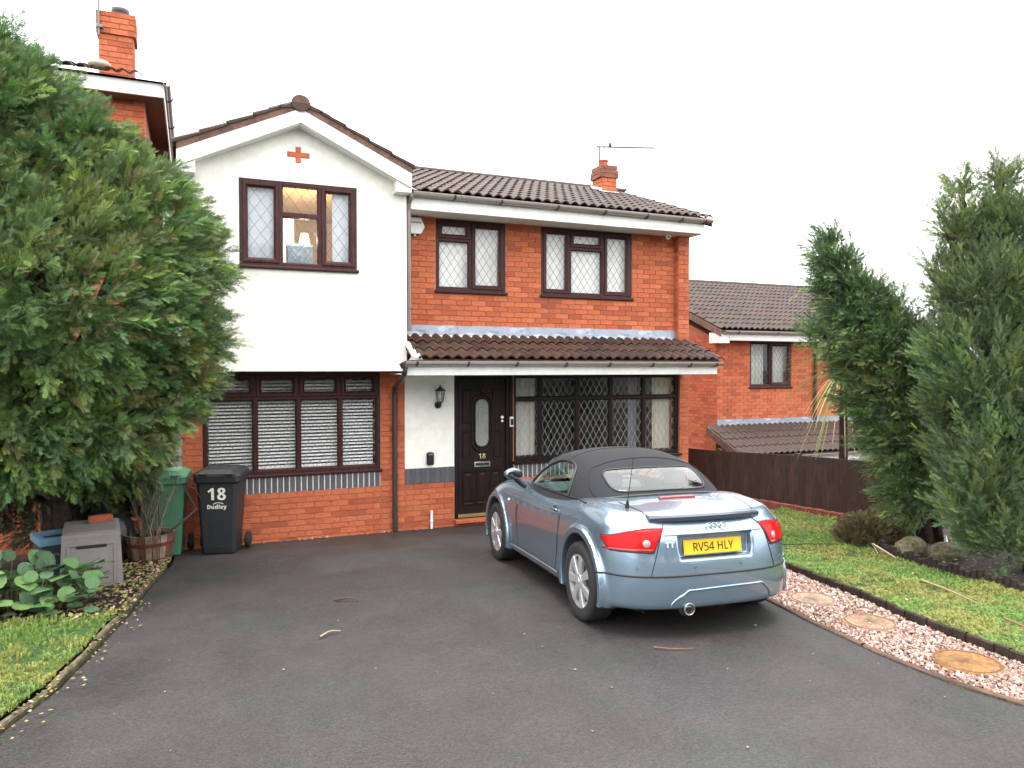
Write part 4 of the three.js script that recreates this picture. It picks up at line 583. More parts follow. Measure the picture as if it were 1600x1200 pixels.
// ------------------------------------------------------------ neighbouring house on the left, half hidden by the conifer
{
  const h = thing('brick_house', 'orange brick house with white fascia showing above and below the left conifer', 'house'), ZN = -0.72;
  const w = part('front_wall', bx(-6.5, -0.55, -0.4, 5.76, ZN - 0.25, ZN - 0.001), M.mortar, h), list = [], fr = { o: new V3(0, 0, ZN), u: new V3(1, 0, 0), n: new V3(0, 0, 1) };
  layBricks(list, fr, -3.4, -0.55, -0.035, 1.50, [], 51); layBricks(list, fr, -1.9, -0.55, 4.5, 5.72, [], 52); setBricks(w, list, 260);
  part('side_wall', [bx(-0.80, -0.55, -0.4, 5.76, -7, ZN - 0.252), bx(-6.5, -6.25, -0.4, 5.76, -7, ZN - 0.252), bx(-6.24, -0.81, -0.4, 5.76, -7, -6.75)], M.sideBrick, h);
  part('fascia', [cbx(-6.8, -0.335, 5.70, 5.875, -0.48, -0.455, 0.004), cbx(-0.333, -0.310, 5.70, 5.875, -7, -0.456, 0.004)], M.whitePvc, h);
  part('eaves_soffit', [bx(-6.8, -0.34, 5.705, 5.72, ZN, -0.481), bx(-0.549, -0.34, 5.706, 5.7195, -7, ZN)], mat(0.24, 0.14, 0.11, 0.9, { map: rep(T.mottle, 1) }), h);
  const rf = part('roof', soup([[[-6.85, 5.88, -0.40], [-0.28, 5.88, -0.40], [-2.4, 6.66, -2.6], [-4.7, 6.66, -2.6]], [[-0.28, 5.88, -0.40], [-0.28, 5.88, -7], [-2.4, 6.66, -4.9], [-2.4, 6.66, -2.6]], [[-6.85, 5.88, -0.40], [-4.7, 6.66, -2.6], [-4.7, 6.66, -4.9], [-6.85, 5.88, -7]], [[-6.85, 5.88, -7], [-0.28, 5.88, -7], [-2.4, 6.66, -4.9], [-4.7, 6.66, -4.9]], [[-4.7, 6.66, -2.6], [-2.4, 6.66, -2.6], [-2.4, 6.66, -4.9], [-4.7, 6.66, -4.9]]]), M.tileStuff, h);
  const tl = [], a = Math.atan(0.354); layTiles(tl, new V3(-2.95, 5.90, -0.36), new V3(1, 0, 0), new V3(0, Math.sin(a), -Math.cos(a)), 2.7, 0.9, 0.33, 61, (x, up) => x > 2.62 - up); setTiles(rf, tl, 40);
  part('hip_end', new THREE.SphereGeometry(0.10, 14, 10).scale(1.3, 0.6, 1).translate(-1.03, 5.99, -0.40), mat(0.42, 0.34, 0.25, 0.9), rf);
  gutterRun(h, 'gutter', new V3(-0.275, 5.885, -0.40), new V3(-0.275, 5.885, -6.5), 0.05, [0.1, 0.3]);
  part('downpipe', [tube([[-1.72, 0.0, ZN + 0.06], [-1.72, 5.6, ZN + 0.06]], 0.04, 10, 2)], M.black, h);
  const ch = part('chimney', bx(-1.13, -0.72, 5.9, 7.02, -1.75, -1.36), M.mortar, h), cl = [];
  layBricks(cl, { o: new V3(0, 0, -1.36), u: new V3(1, 0, 0), n: new V3(0, 0, 1) }, -1.13, -0.72, 6.0, 6.75, [], 53, -1.13); layBricks(cl, { o: new V3(-0.72, 0, 0), u: new V3(0, 0, 1), n: new V3(1, 0, 0) }, -1.75, -1.36, 6.0, 6.75, [], 54, -1.3);
  layBricks(cl, { o: new V3(0, 0, -1.335), u: new V3(1, 0, 0), n: new V3(0, 0, 1) }, -1.16, -0.69, 6.75, 7.05, [], 55, -1.1); layBricks(cl, { o: new V3(-0.69, 0, 0), u: new V3(0, 0, 1), n: new V3(1, 0, 0) }, -1.77, -1.335, 6.75, 7.05, [], 56, -1.3);
  part('corbel', bx(-1.158, -0.692, 6.752, 7.048, -1.77, -1.337), M.mortar, ch);
  for (const b of cl) { const o = part('brick', unitBox, M.bricks[b.tone], ch); o.position.copy(b.c); o.rotation.y = b.turn; o.scale.set(b.w, b.h, 0.04); }
  part('chimney_pot', new THREE.LatheGeometry([[0.10, 0], [0.10, 0.09], [0.115, 0.10], [0.115, 0.15], [0.085, 0.15], [0.085, 0]].map((p) => new THREE.Vector2(...p)), 18).translate(-0.88, 7.03, -1.55), M.pipe, ch); part('chimney_collar', prism([[-0.80, 5.99], [-0.70, 5.99], [-0.70, 6.09], [-0.76, 6.08]], -1.36, -1.33), M.whitePvc, ch);
  const ae = thing('aerial_mast', 'slim mast rising past the top edge beside the left chimney', 'aerial', [-1.12, 6.7, -1.30]); part('mast', cyl(0.014, 0.014, 2.2, 0, 0, 0, 8), M.came, ae); part('bracket', cbx(-0.03, 0.05, 0.1, 0.14, -0.05, 0.02, 0.005), M.came, ae); part('crossbar', tube([[-0.5, 2.1, 0], [0.6, 2.1, 0]], 0.010, 6, 2), M.came, ae);
}
// ------------------------------------------------------------ neighbouring house on the right, lower down the slope
{
  const h = thing('brick_house', 'lower orange brick house with long tiled roof beyond the brown fence', 'house', [0, 0, 0]), X0 = 10.62, X1 = 17.6, Z0 = -3.29;
  const w = part('front_wall', wallWithHoles(X0, X1, -1.9, 3.05, Z0 - 0.25, Z0 - 0.001, [[11.53, 12.73, 1.83, 2.86]]), M.mortar, h), list = [], sl = [], fr = { o: new V3(0, 0, Z0), u: new V3(1, 0, 0), n: new V3(0, 0, 1) };
  layBricks(list, fr, X0, 15.2, 1.12, 2.90, [[11.53, 12.73, 1.80, 2.86]], 71); layBricks(list, fr, X0, X1, -0.9, 0.35, [], 74); setBricks(w, list, 300);
  const sw = part('side_wall', [prism([[Z0 - 0.252, -1.9], [Z0 - 0.252, 2.99], [Z0 - 3.3, 4.15], [Z0 - 6.5, 2.99], [Z0 - 6.5, -1.9]], 0, 0.25).rotateY(-PI / 2).translate(X0 + 0.25, 0, 0)], M.mortar, h);
  layBricks(sl, { o: new V3(X0 - 0.001, 0, 0), u: new V3(0, 0, 1), n: new V3(-1, 0, 0) }, Z0 - 2.4, Z0 - 0.0, -0.2, 3.0, [], 72); setBricks(sw, sl, 0);
  part('rear_wall', [bx(X0 + 0.26, X1, -1.9, 3.0, Z0 - 6.5, Z0 - 6.25), bx(X1 - 0.25, X1, -1.9, 3.0, Z0 - 6.24, Z0 - 0.26)], M.sideBrick, h);
  buildWindow(h, 11.53, 12.73, 1.83, 2.86, Z0 - 0.01, [[11.53, 12.13, 1.83, 2.86, 0], [12.13, 12.73, 1.83, 2.86, 1]], { sill: 0.06, dw: 0.12, dh: 0.18 });
  openRoom(h, 11.3, 13.0, 1.2, 2.95, Z0 - 2, Z0 - 0.26, M.interior);
  for (const [a, b, t] of [[11.60, 12.04, 'left'], [12.24, 12.66, 'right']]) single('lace_curtain', drape(a, b, 1.87, 2.84, Z0 - 0.16, 0.10, 0.02, t.length), mat(0.48, 0.50, 0.47, 0.95, { map: rep(T.mottle, 5) }), 'patterned lace curtain in the ' + t + ' light of the right neighbour upper window', 'curtain');
  const rp = 0.40, e0 = 3.08, ez = Z0 + 0.38, rz = Z0 - 3.3, ry = e0 + (ez - rz) * rp;
  const rf = part('roof', prism([[ez - 0.02, e0], [rz, ry - 0.01], [rz * 2 - ez, e0], [rz * 2 - ez, e0 - 0.05], [rz, ry - 0.06], [ez - 0.02, e0 - 0.05]], 0, 7.3).rotateY(-PI / 2).translate(17.75, 0, 0), M.tileStuff, h);
  const a = Math.atan(rp), tl = []; layTiles(tl, new V3(10.42, e0 + 0.012, ez), new V3(1, 0, 0), new V3(0, Math.sin(a), -Math.cos(a)), 7.2, (ez - rz) / Math.cos(a), 0.33, 73); setTiles(rf, tl, 300);
  part('ridge', new THREE.CylinderGeometry(0.10, 0.10, 7.3, 12, 1, false, 0, PI).rotateZ(PI / 2).translate(14.1, ry, rz), M.tiles[1], rf);
  part('verge_board', prism([[ez, e0 - 0.14], [rz, ry - 0.16], [rz, ry - 0.0], [ez, e0 + 0.0]], 0, 0.03).rotateY(-PI / 2).translate(10.44, 0, 0), mat(0.34, 0.26, 0.22, 0.9, { map: rep(T.fence, 1) }), rf);
  part('fascia', [cbx(10.71, 17.7, 2.86, 3.03, Z0 + 0.30, Z0 + 0.325, 0.004), cbx(10.42, 10.70, 2.80, 3.03, Z0 - 0.02, Z0 + 0.326, 0.004)], M.whitePvc, h); part('eaves_soffit', bx(10.70, 17.7, 2.865, 2.878, Z0, Z0 + 0.30), M.soffit, h);
  gutterRun(h, 'gutter', new V3(10.5, 3.06, ez + 0.02), new V3(17.7, 3.05, ez + 0.02), 0.055, [0.05, 0.2]);
  part('downpipe', tube([[13.42, 2.85, Z0 + 0.06], [13.42, 1.05, Z0 + 0.06]], 0.04, 10, 2), M.pipe, h);
  // lean-to porch roof
  const pz = -2.1, py = 0.44, pp = 0.44, lr = part('porch_roof', prism([[pz - 0.02, py], [Z0, py + (pz - Z0) * pp - 0.01], [Z0, py + (pz - Z0) * pp - 0.06], [pz - 0.02, py - 0.05]], 0, 5.4).rotateY(-PI / 2).translate(15.75, 0, 0), M.tileStuff, h), lt = [], b = Math.atan(pp);
  layTiles(lt, new V3(10.38, py + 0.012, pz), new V3(1, 0, 0), new V3(0, Math.sin(b), -Math.cos(b)), 5.4, (pz - Z0) / Math.cos(b), 0.33, 75); setTiles(lr, lt, 0);
  part('verge_board', prism([[pz, py - 0.16], [Z0, py + (pz - Z0) * pp - 0.16], [Z0, py + (pz - Z0) * pp + 0.02], [pz, py + 0.02]], 0, 0.03).rotateY(-PI / 2).translate(10.37, 0, 0), M.verge, lr);
  part('lead_flashing', bx(10.62, 15.8, 0.945, 1.12, Z0 + 0.006, Z0 + 0.02), M.lead, lr); part('cement_fillet', prism([[Z0 + 0.14, 0.90], [Z0 + 0.021, 0.97], [Z0 + 0.021, 0.90]], 0, 5.3).rotateY(-PI / 2).translate(15.75, 0, 0), M.cement, lr);
  part('fascia', [cbx(11.4, 15.75, 0.22, 0.38, pz - 0.12, pz - 0.09, 0.004)], M.whitePvc, lr); gutterRun(lr, 'gutter', new V3(10.4, 0.42, pz + 0.02), new V3(15.7, 0.41, pz + 0.02), 0.05, [0.2, 0.5]);
  part('porch_wall', [bx(10.9, 11.1, -1.9, 0.30, -3.28, -2.3), bx(13.2, 13.9, -1.9, 0.30, -2.5, -2.3), bx(14.6, 15.4, -1.9, 0.30, -2.5, -2.3)], M.render, h);
}
// ------------------------------------------------------------ fence and brick edging on the right boundary
{
  M.fenceWood = [[0.052, 0.030, 0.024], [0.043, 0.025, 0.021], [0.062, 0.037, 0.029], [0.049, 0.031, 0.027]].map(([r, g, b], i) => { const t = T.fence.clone(); t.offset.set(i * 0.27, i * 0.19); t.repeat.set(2.2, 1); t.needsUpdate = true; return mat(r * 1.75, g * 1.75, b * 1.75, 0.9, { map: t, bumpMap: rep(T.fine, 2), bumpScale: 0.004 }); });
  const f = thing('timber_fence', 'dark brown close boarded fence between the lawn and the lower house', 'fence'), fx = (z) => 8.36 - 0.016 * Math.max(0, z + 1) - 0.028 * Math.max(0, z - 0.3), base = (z) => groundY(8, z) + (z > 0 ? 0.115 : 0.09), top = (z) => lerp(0.77, 1.04, sstep(-2.2, 3.8, z));
  let i = 0; for (let z = -4.2; z < 3.62; z += 0.112, i++) { const a = z, b = z + 0.125, xo = 0.010, q = [[[fx(a) - xo, base(a), a], [fx(b) - 0.004, base(b), b], [fx(b) - 0.004, top(b), b], [fx(a) - xo, top(a), a]], [[fx(a) - xo, top(a), a], [fx(b) - 0.004, top(b), b], [fx(b) + 0.012, top(b), b], [fx(a) + 0.012, top(a), a]], [[fx(a) - xo, base(a), a], [fx(a) + 0.010, base(a), a], [fx(a) + 0.010, top(a), a], [fx(a) - xo, top(a), a]], [[fx(a) + 0.011, base(a), a], [fx(b) + 0.011, base(b), b], [fx(b) + 0.011, top(b), b], [fx(a) + 0.011, top(a), a]]]; part('fence_board', soup(q), M.fenceWood[(i * 5 + (i >> 2)) % 4], f); }
  for (const z of [-4.2, -2.3, -0.4, 1.5, 3.66]) part('fence_post', cbx(fx(z) + 0.013, fx(z) + 0.10, base(z) - 0.4, top(z) + 0.03, z - 0.045, z + 0.045, 0.008), M.fenceWood[1], f);
  for (const y of [0.15, 0.55]) for (let k = 0; k < 7; k++) { const a = -4.2 + k * 1.12, b = a + 1.11; part('fence_rail', soup([[[fx(a) + 0.014, base(a) + y, a], [fx(b) + 0.014, base(b) + y, b], [fx(b) + 0.014, base(b) + y + 0.08, b], [fx(a) + 0.014, base(a) + y + 0.08, a]], [[fx(a) + 0.014, base(a) + y + 0.08, a], [fx(b) + 0.014, base(b) + y + 0.08, b], [fx(b) + 0.06, base(b) + y + 0.06, b], [fx(a) + 0.06, base(a) + y + 0.06, a]]]), M.fenceWood[0], f); }
  part('fence_strut', limb([[7.94, 0.05, 3.72], [7.90, 1.25, 3.62]], 0.05, 0.04, 6), mat(0.12, 0.085, 0.06, 0.95, { map: rep(T.fence, 2) }), f);
  M.redBrick = [[0.22, 0.055, 0.035], [0.27, 0.07, 0.04], [0.18, 0.05, 0.036]].map(([r, g, b]) => mat(r, g, b, 0.9, { map: T.brick, bumpMap: T.brickBump, bumpScale: 0.003 }));
  const e = thing('brick_edging', 'row of upright red bricks along the foot of the fence', 'edging'), r = rng(91); let n = 0;
  for (let z = -3.2; z < 2.86; z += 0.075, n++) { const x = fx(z) - 0.075, o = part('brick', unitBox, M.redBrick[n % 3], e); o.position.set(x + (r() - 0.5) * 0.012, groundY(8, z) + 0.045 + (r() - 0.5) * 0.012, z + 0.0375); o.scale.set(0.11, 0.16, 0.065); o.rotation.y = (r() - 0.5) * 0.06; }
  part('bedding_mortar', strip((z) => fx(z) - 0.105, -3.2, 2.86, 0.08, -0.08, 0.10, 24), M.mortar, e);
}
// ------------------------------------------------------------ planting
function leafMat(r, g, b, tr = 0.25) { return mat(r, g, b, 0.75, { transmission: tr, thickness: 0 }); }
// a flat lacy frond: a bent stem with two ranks of thin side shoots. Grows along +y, lies in the xy plane, droops towards +z.
function frondGeometry(len, width, pairs, seed, half) {
  const r = rng(seed), pos = [], bend = (t) => 0.20 * len * t * t;
  const blade = (x, y, z, dx, dy, L, w, dz) => { const px = -dy * w, py = dx * w; pos.push(x, y, z, x + dx * L * 0.5 + px, y + dy * L * 0.5 + py, z + dz * 0.4, x + dx * L, y + dy * L, z + dz, x, y, z, x + dx * L, y + dy * L, z + dz, x + dx * L * 0.5 - px, y + dy * L * 0.5 - py, z + dz * 0.4); };
  for (let i = 0; i < pairs; i++) for (const s of [-1, 1]) {
    const t = (i + 0.2 + 0.5 * r()) / pairs, L = width * (0.45 + 0.75 * Math.sin(PI * Math.min(1, t * 0.8 + 0.15))) * (0.7 + 0.6 * r()), an = 0.42 + 0.28 * r(), dx = s * Math.sin(an), dy = Math.cos(an), y = t * len * 0.92, z = bend(t);
    blade(0, y, z, dx, dy, L, half * (0.8 + 0.5 * r()), 0.30 * L * (r() - 0.1));
    if (L > width * 0.6) { const a2 = Math.atan2(dx, dy) - s * 0.55; blade(dx * L * 0.45, y + dy * L * 0.45, z + 0.05 * L, Math.sin(a2), Math.cos(a2), L * 0.5, half * 0.7, 0.1 * L); }
  }
  for (let k = 0; k < 4; k++) blade(0, k / 4 * len, bend(k / 4), 0, 1, len * 0.30, half * 0.8, bend((k + 1) / 4) - bend(k / 4));
  const g = new THREE.BufferGeometry(); g.setAttribute('position', new THREE.Float32BufferAttribute(pos, 3)); g.computeVertexNormals(); g.setAttribute('uv', new THREE.Float32BufferAttribute(new Float32Array(pos.length / 3 * 2), 2)); return g;
}
function scatter(name, geo, m, parent, list) { // list of {p,q,s,c}
  const o = sh(new THREE.InstancedMesh(geo, m, list.length)), m4 = new THREE.Matrix4(), col = new THREE.Color(), sv = new V3();
  list.forEach((e, i) => { if (typeof e.s === 'number') sv.set(e.s, e.s, e.s); else sv.copy(e.s); o.setMatrixAt(i, m4.compose(e.p, e.q, sv)); o.setColorAt(i, col.setRGB(...e.c)); });
  o.name = name; o.userData.kind = 'stuff'; parent.add(o); return o;
}
const UP = new V3(0, 1, 0);
function aim(dir, roll) { const q = new THREE.Quaternion().setFromUnitVectors(UP, dir.clone().normalize()); return q.multiply(new THREE.Quaternion().setFromAxisAngle(UP, roll)); }
function conifer(name, label, base, blobs, count, geo, tones, { lean = [0, 0.3, 0], spread = 0.30, seed = 1, trunkR = 0.11, size = 1, stems = 1, plume = 0.3, droop = 0.1 } = {}) {
  const t = thing(name, label, 'tree', base), r = rng(seed), B = blobs.map(([x, y, z, rad]) => ({ c: new V3(x, y, z), r: rad })), W = B.map((b) => b.r * b.r), tot = W.reduce((a, b) => a + b, 0), list = [], L = new V3(...lean), o = new V3(...base);
  while (list.length < count) { // plumes: short shoots growing out of the blobs, each set with fronds
    let k = 0, u = r() * tot; while (u > W[k]) u -= W[k++]; const b = B[k];
    const d = new V3(r() * 2 - 1, r() * 2 - 1, r() * 2 - 1); if (d.lengthSq() > 1 || d.lengthSq() < 0.01) continue; d.normalize();
    const Lp = plume * (0.7 + 0.6 * r()), lump = 0.88 + 0.30 * fbm(d.x * 0.11 + k * 0.37 + 0.5, d.y * 0.16 + d.z * 0.11 + 0.5, 16, 3, 19 + k), at = Math.max(b.r * 0.25, b.r * lump - Lp * (0.55 + 1.1 * r() * r())), p = b.c.clone().addScaledVector(d, at);
    if (B.some((e, i) => i !== k && e.c.distanceTo(p) < e.r * 0.55)) continue; if (p.y < o.y + 0.1) continue;
    const D = d.clone().multiplyScalar(0.75).add(L).add(new V3(r() - 0.5, r() - 0.5, r() - 0.5).multiplyScalar(spread * 2)); if (D.lengthSq() < 0.01) continue; D.normalize();
    const c = tones[Math.floor(r() * tones.length)], j = 0.8 + 0.4 * r(), patch = 0.75 + 0.5 * fbm(p.x * 0.12 + 0.5, p.y * 0.12 + p.z * 0.1 + 0.5, 16, 2, 88), ax = new V3(D.y + 0.3, -D.z, D.x).cross(D).normalize(), N = 15;
    for (let i = 0; i < N; i++) { const t = (i + r()) / N, rad = ax.clone().applyAxisAngle(D, i * 2.4 + r()), pp = p.clone().addScaledVector(D, Lp * t).addScaledVector(rad, 0.02 * (1 - t)).add(new V3(0, -droop * t * t * Lp, 0)), fd = D.clone().multiplyScalar(0.75 + 0.5 * t).addScaledVector(rad, 0.62 * (1 - 0.5 * t)).add(new V3(0, -droop * t, 0)), tip = 1 + 0.35 * (r() < 0.25 ? 1 : 0), jj = j * (0.85 + 0.3 * r());
      list.push({ p: pp.sub(o), q: aim(fd, r() * 2 * PI), s: size * (1 - 0.45 * t) * (0.75 + 0.5 * r()), c: [c[0] * jj * patch * tip, c[1] * jj * tip, c[2] * jj] }); }
  }
  const bark = M.bark, tops = [...B].sort((a, b) => b.c.y - a.c.y), trunk = [];
  for (let s = 0; s < stems; s++) { const tp = tops[Math.min(s, tops.length - 1)], e = tp.c.clone().sub(o), st = new V3(s ? (r() - 0.5) * 0.3 : 0, -0.12, s ? (r() - 0.5) * 0.3 : 0); trunk.push(limb([st, new V3(lerp(st.x, e.x, 0.15), e.y * 0.3, lerp(st.z, e.z, 0.15)), new V3(lerp(st.x, e.x, 0.55), e.y * 0.65, lerp(st.z, e.z, 0.55)), e], trunkR * (s ? 0.6 : 1), 0.02, 8)); }
  part('trunk', trunk, bark, t);
  const br = []; for (const b of B) { const e = b.c.clone().sub(o), s0 = new V3(e.x * 0.15, Math.max(0.1, e.y * 0.55), e.z * 0.15); br.push(limb([s0, s0.clone().lerp(e, 0.5).add(new V3(0, -0.05, 0)), e], trunkR * 0.35, 0.012, 6)); for (let k = 0; k < 7; k++) { const d = new V3(r() * 2 - 1, r() * 1.6 - 0.5, r() * 2 - 1).normalize().multiplyScalar(b.r * 0.5); br.push(limb([e, e.clone().addScaledVector(d, 0.5).add(new V3(0, -0.03, 0)), e.clone().add(d)], 0.014, 0.004, 5)); } }
  const bo = part('branches', br, bark, t); bo.userData.kind = 'stuff';
  scatter('crown', geo, M.frond, t, list); return t;
}
M.bark = mat(0.085, 0.058, 0.042, 0.95, { map: rep(T.fence, 2), bumpMap: rep(T.fine, 2), bumpScale: 0.02 });
M.frond = leafMat(1, 1, 1, 0.22);
const frondA = frondGeometry(0.155, 0.046, 7, 3, 0.0036), frondB = frondGeometry(0.125, 0.034, 6, 5, 0.0033);
conifer('conifer', 'large feathery conifer filling the left side beside the white gable', [-1.35, groundY(0, 1.0), 0.85],
  [[-1.50, 4.56, 1.83, 0.60], [-1.08, 4.05, 1.91, 0.61], [-0.59, 3.51, 2.08, 0.72], [-0.22, 3.29, 2.08, 0.52], [-1.04, 2.88, 2.17, 1.06], [-0.19, 2.60, 2.10, 0.49], [-0.13, 2.10, 2.14, 0.32], [-1.30, 1.88, 2.19, 0.61], [-2.09, 3.39, 1.82, 1.16], [-0.57, 2.17, 2.17, 0.47], [-1.75, 5.11, 1.60, 0.39], [-1.63, 5.38, 1.64, 0.15], [-2.22, 2.12, 1.90, 0.97], [-1.94, 4.47, 1.75, 0.71], [-1.46, 1.54, 2.24, 0.36], [-1.03, 1.68, 2.31, 0.42], [-0.64, 1.75, 2.37, 0.39], [-0.35, 1.87, 2.27, 0.30], [-1.99, 1.56, 2.13, 0.45], [-0.89, 4.44, 1.98, 0.29], [-0.42, 4.01, 2.08, 0.30], [-1.55, 1.35, 0.75, 0.50], [-1.05, 1.15, 0.50, 0.45], [-0.70, 1.25, 0.45, 0.38], [-0.55, 1.55, 0.9, 0.32], [-1.0, 1.55, 1.15, 0.40]],
  88000, frondA, [[0.097, 0.182, 0.057], [0.130, 0.235, 0.064], [0.075, 0.146, 0.054], [0.187, 0.287, 0.077], [0.113, 0.187, 0.072], [0.148, 0.159, 0.054]], { seed: 4, lean: [0.42, 0.22, 0.1], trunkR: 0.14, size: 1.0, stems: 3, plume: 0.29, droop: 0.12 });
conifer('conifer', 'wind bent dark conifer leaning left in front of the lower house', [7.70, groundY(8, 4.2) + 0.06, 4.15],
  [[6.61, 3.60, 3.78, 0.16], [6.71, 3.34, 3.83, 0.30], [6.86, 2.98, 3.90, 0.40], [7.25, 2.80, 3.96, 0.38], [7.03, 2.48, 3.98, 0.53], [6.45, 2.58, 3.85, 0.17], [6.50, 3.29, 3.74, 0.10], [7.22, 2.01, 4.08, 0.59], [7.29, 1.44, 4.23, 0.52], [7.28, 0.86, 4.35, 0.36], [7.62, 2.48, 4.02, 0.38], [7.75, 1.79, 4.20, 0.64]],
  36000, frondB, [[0.078, 0.137, 0.052], [0.103, 0.173, 0.057], [0.061, 0.109, 0.046], [0.155, 0.228, 0.066]], { seed: 6, lean: [-0.75, 0.35, 0], spread: 0.20, trunkR: 0.09, size: 0.9, stems: 3, plume: 0.34, droop: 0.0 });
conifer('conifer', 'tall upright dark conifer clump at the right edge of the garden', [7.45, groundY(8, 5.5) + 0.06, 5.50],
  [[7.11, 3.96, 4.96, 0.13], [6.91, 3.80, 4.88, 0.10], [7.10, 3.57, 4.97, 0.24], [7.37, 4.06, 5.18, 0.19], [7.42, 3.56, 5.21, 0.42], [7.24, 2.99, 5.15, 0.54], [6.98, 2.92, 5.04, 0.30], [6.92, 2.35, 5.03, 0.33], [7.14, 2.17, 5.23, 0.62], [7.12, 1.43, 5.35, 0.63], [7.02, 0.73, 5.55, 0.48], [6.85, 0.96, 5.36, 0.44], [7.74, 2.73, 5.48, 0.69], [7.68, 1.49, 5.59, 0.74], [6.87, 3.25, 4.88, 0.13], [6.88, 1.79, 5.03, 0.30]],
  48000, frondB, [[0.084, 0.139, 0.057], [0.105, 0.171, 0.064], [0.065, 0.112, 0.050], [0.162, 0.222, 0.072]], { seed: 8, lean: [-0.05, 0.9, 0], spread: 0.24, trunkR: 0.10, size: 0.95, stems: 4, plume: 0.34, droop: 0.0 });
{ // twiggy growth, added and toned dark to give the shade under the conifer
  conifer('added_dark_shrub', 'dense evergreen shrub added and toned dark as the shade behind the grey storage bin', [-1.1, 0, 0.25], [[-1.45, 0.75, 0.45, 0.50], [-0.98, 0.80, 0.15, 0.46], [-0.66, 0.85, 0.12, 0.34], [-1.35, 1.25, 0.40, 0.48], [-0.85, 1.30, 0.30, 0.44], [-1.9, 1.1, 0.5, 0.45]], 14000, frondB, [[0.040, 0.070, 0.034], [0.052, 0.080, 0.038], [0.060, 0.062, 0.036]], { seed: 14, plume: 0.25, lean: [0.1, 0.3, 0.2], trunkR: 0.04, stems: 3 });
}
// strap leaved palm behind the leaning conifer
{
  const c = thing('cordyline_palm', 'yellow green strap leaved palm poking out behind the leaning conifer', 'palm', [8.64, groundY(8, 2.9) - 0.03, 2.05]), r = rng(15);
  part('trunk', limb([[0, 0, 0], [0.02, 1.2, 0], [0, 2.15, -0.02]], 0.07, 0.05, 8), M.bark, c);
  const ms = [leafMat(0.36, 0.33, 0.11, 0.3), leafMat(0.26, 0.30, 0.09, 0.3), leafMat(0.40, 0.30, 0.14, 0.3)];
  for (let i = 0; i < 150; i++) { const a = r() * 2 * PI, el = -1.0 + 2.2 * r(), L = 0.75 + 0.40 * r(), d = new V3(Math.cos(a) * Math.cos(el), Math.sin(el), Math.sin(a) * Math.cos(el)), sd = new V3(-Math.sin(a), 0, Math.cos(a)), q = []; let p = new V3(0, 2.15, 0), prev; for (let k = 0; k <= 5; k++) { const t = k / 5, pt = p.clone().addScaledVector(d, L * t).add(new V3(0, -0.38 * L * t * t, 0)), w = 0.014 * (1 - t * 0.9) + 0.001, A = pt.clone().addScaledVector(sd, w).toArray(), B = pt.clone().addScaledVector(sd, -w).add(new V3(0, 0.004, 0)).toArray(); if (prev) q.push([prev[0], A, B, prev[1]]); prev = [A, B]; } part('leaf', soup(q), ms[i % 3], c); }
}
// grass, moss and litter
const tuft = (() => { const r = rng(31), pos = []; for (let i = 0; i < 9; i++) { const a = r() * 2 * PI, b = r() * 0.010, x = b * Math.cos(a), z = b * Math.sin(a), L = 0.6 + 0.6 * r(), w = 0.055, la = r() * 2 * PI, l = 0.25 + 0.55 * r(), dx = Math.cos(la) * l, dz = Math.sin(la) * l, px = -Math.sin(la) * w, pz = Math.cos(la) * w; const X = x * 20, Z = z * 20; pos.push(X + px, 0, Z + pz, X - px, 0, Z - pz, X + dx * 0.4 - px * 0.7, L * 0.6, Z + dz * 0.4 - pz * 0.7, X + px, 0, Z + pz, X + dx * 0.4 - px * 0.7, L * 0.6, Z + dz * 0.4 - pz * 0.7, X + dx * 0.4 + px * 0.7, L * 0.6, Z + dz * 0.4 + pz * 0.7, X + dx * 0.4 + px * 0.7, L * 0.6, Z + dz * 0.4 + pz * 0.7, X + dx * 0.4 - px * 0.7, L * 0.6, Z + dz * 0.4 - pz * 0.7, X + dx, L * (0.95 - 0.3 * l), Z + dz); } const g = new THREE.BufferGeometry(); g.setAttribute('position', new THREE.Float32BufferAttribute(pos, 3)); g.computeVertexNormals(); return metreUV(g); })();
M.grass = leafMat(1, 1, 1, 0.25);
function grassIn(name, label, xa, xb, z0, z1, lift, n, hgt, seed, tall) {
  const r = rng(seed), list = []; let tries = 0;
  while (list.length < n && tries++ < n * 6) {
    const z = lerp(z0, z1, Math.pow(r(), 1.0)), x = lerp(xa(z), xb(z), r()); const pn = fbm(x * 0.13 + 3, z * 0.13 + 3, 16, 4, 66), bare = fbm(x * 0.3 + 3, z * 0.3 + 3, 16, 3, 68); if (bare > 0.60 && r() < 0.75) continue;
    const d2 = (x * x + (z - 10.13) ** 2), keep = clamp(30 / d2, 0.25, 1); if (r() > keep) continue;
    const h = hgt * (0.45 + 0.9 * r()) * (tall ? tall(x, z) : 1), moss = sstep(0.44, 0.6, pn); const c = mixc([0.16, 0.27, 0.045], [0.26, 0.275, 0.060], moss), j = 0.75 + 0.5 * r();
    const y = groundY(x, z) + lift + 0.04 * (fbm(x * 0.21 + 5, z * 0.21 + 5, 16, 3, 7) - 0.5);
    list.push({ p: new V3(x, y - 0.004, z), q: new THREE.Quaternion().setFromAxisAngle(UP, r() * 6.3), s: new V3(0.030 + 0.014 * r(), h, 0.030 + 0.014 * r()), c: [c[0] * j, c[1] * j, c[2] * j] });
  }
  const o = scatter(name, tuft, M.grass, scene, list); tag(o, label, 'grass');
}
grassIn('grass', 'long bright grass of the small left lawn', (z) => Math.max(-4.5, lawnL(z) - 3), (z) => lawnL(z) + 0.02, 3.0, 9.0, 0.03, 16000, 0.055, 5, (x, z) => 0.5 + 1.1 * fbm(x * 0.2 + 2, z * 0.2 + 2, 16, 3, 12) * (x < lawnL(z) - 0.35 ? 1.3 : 0.6));
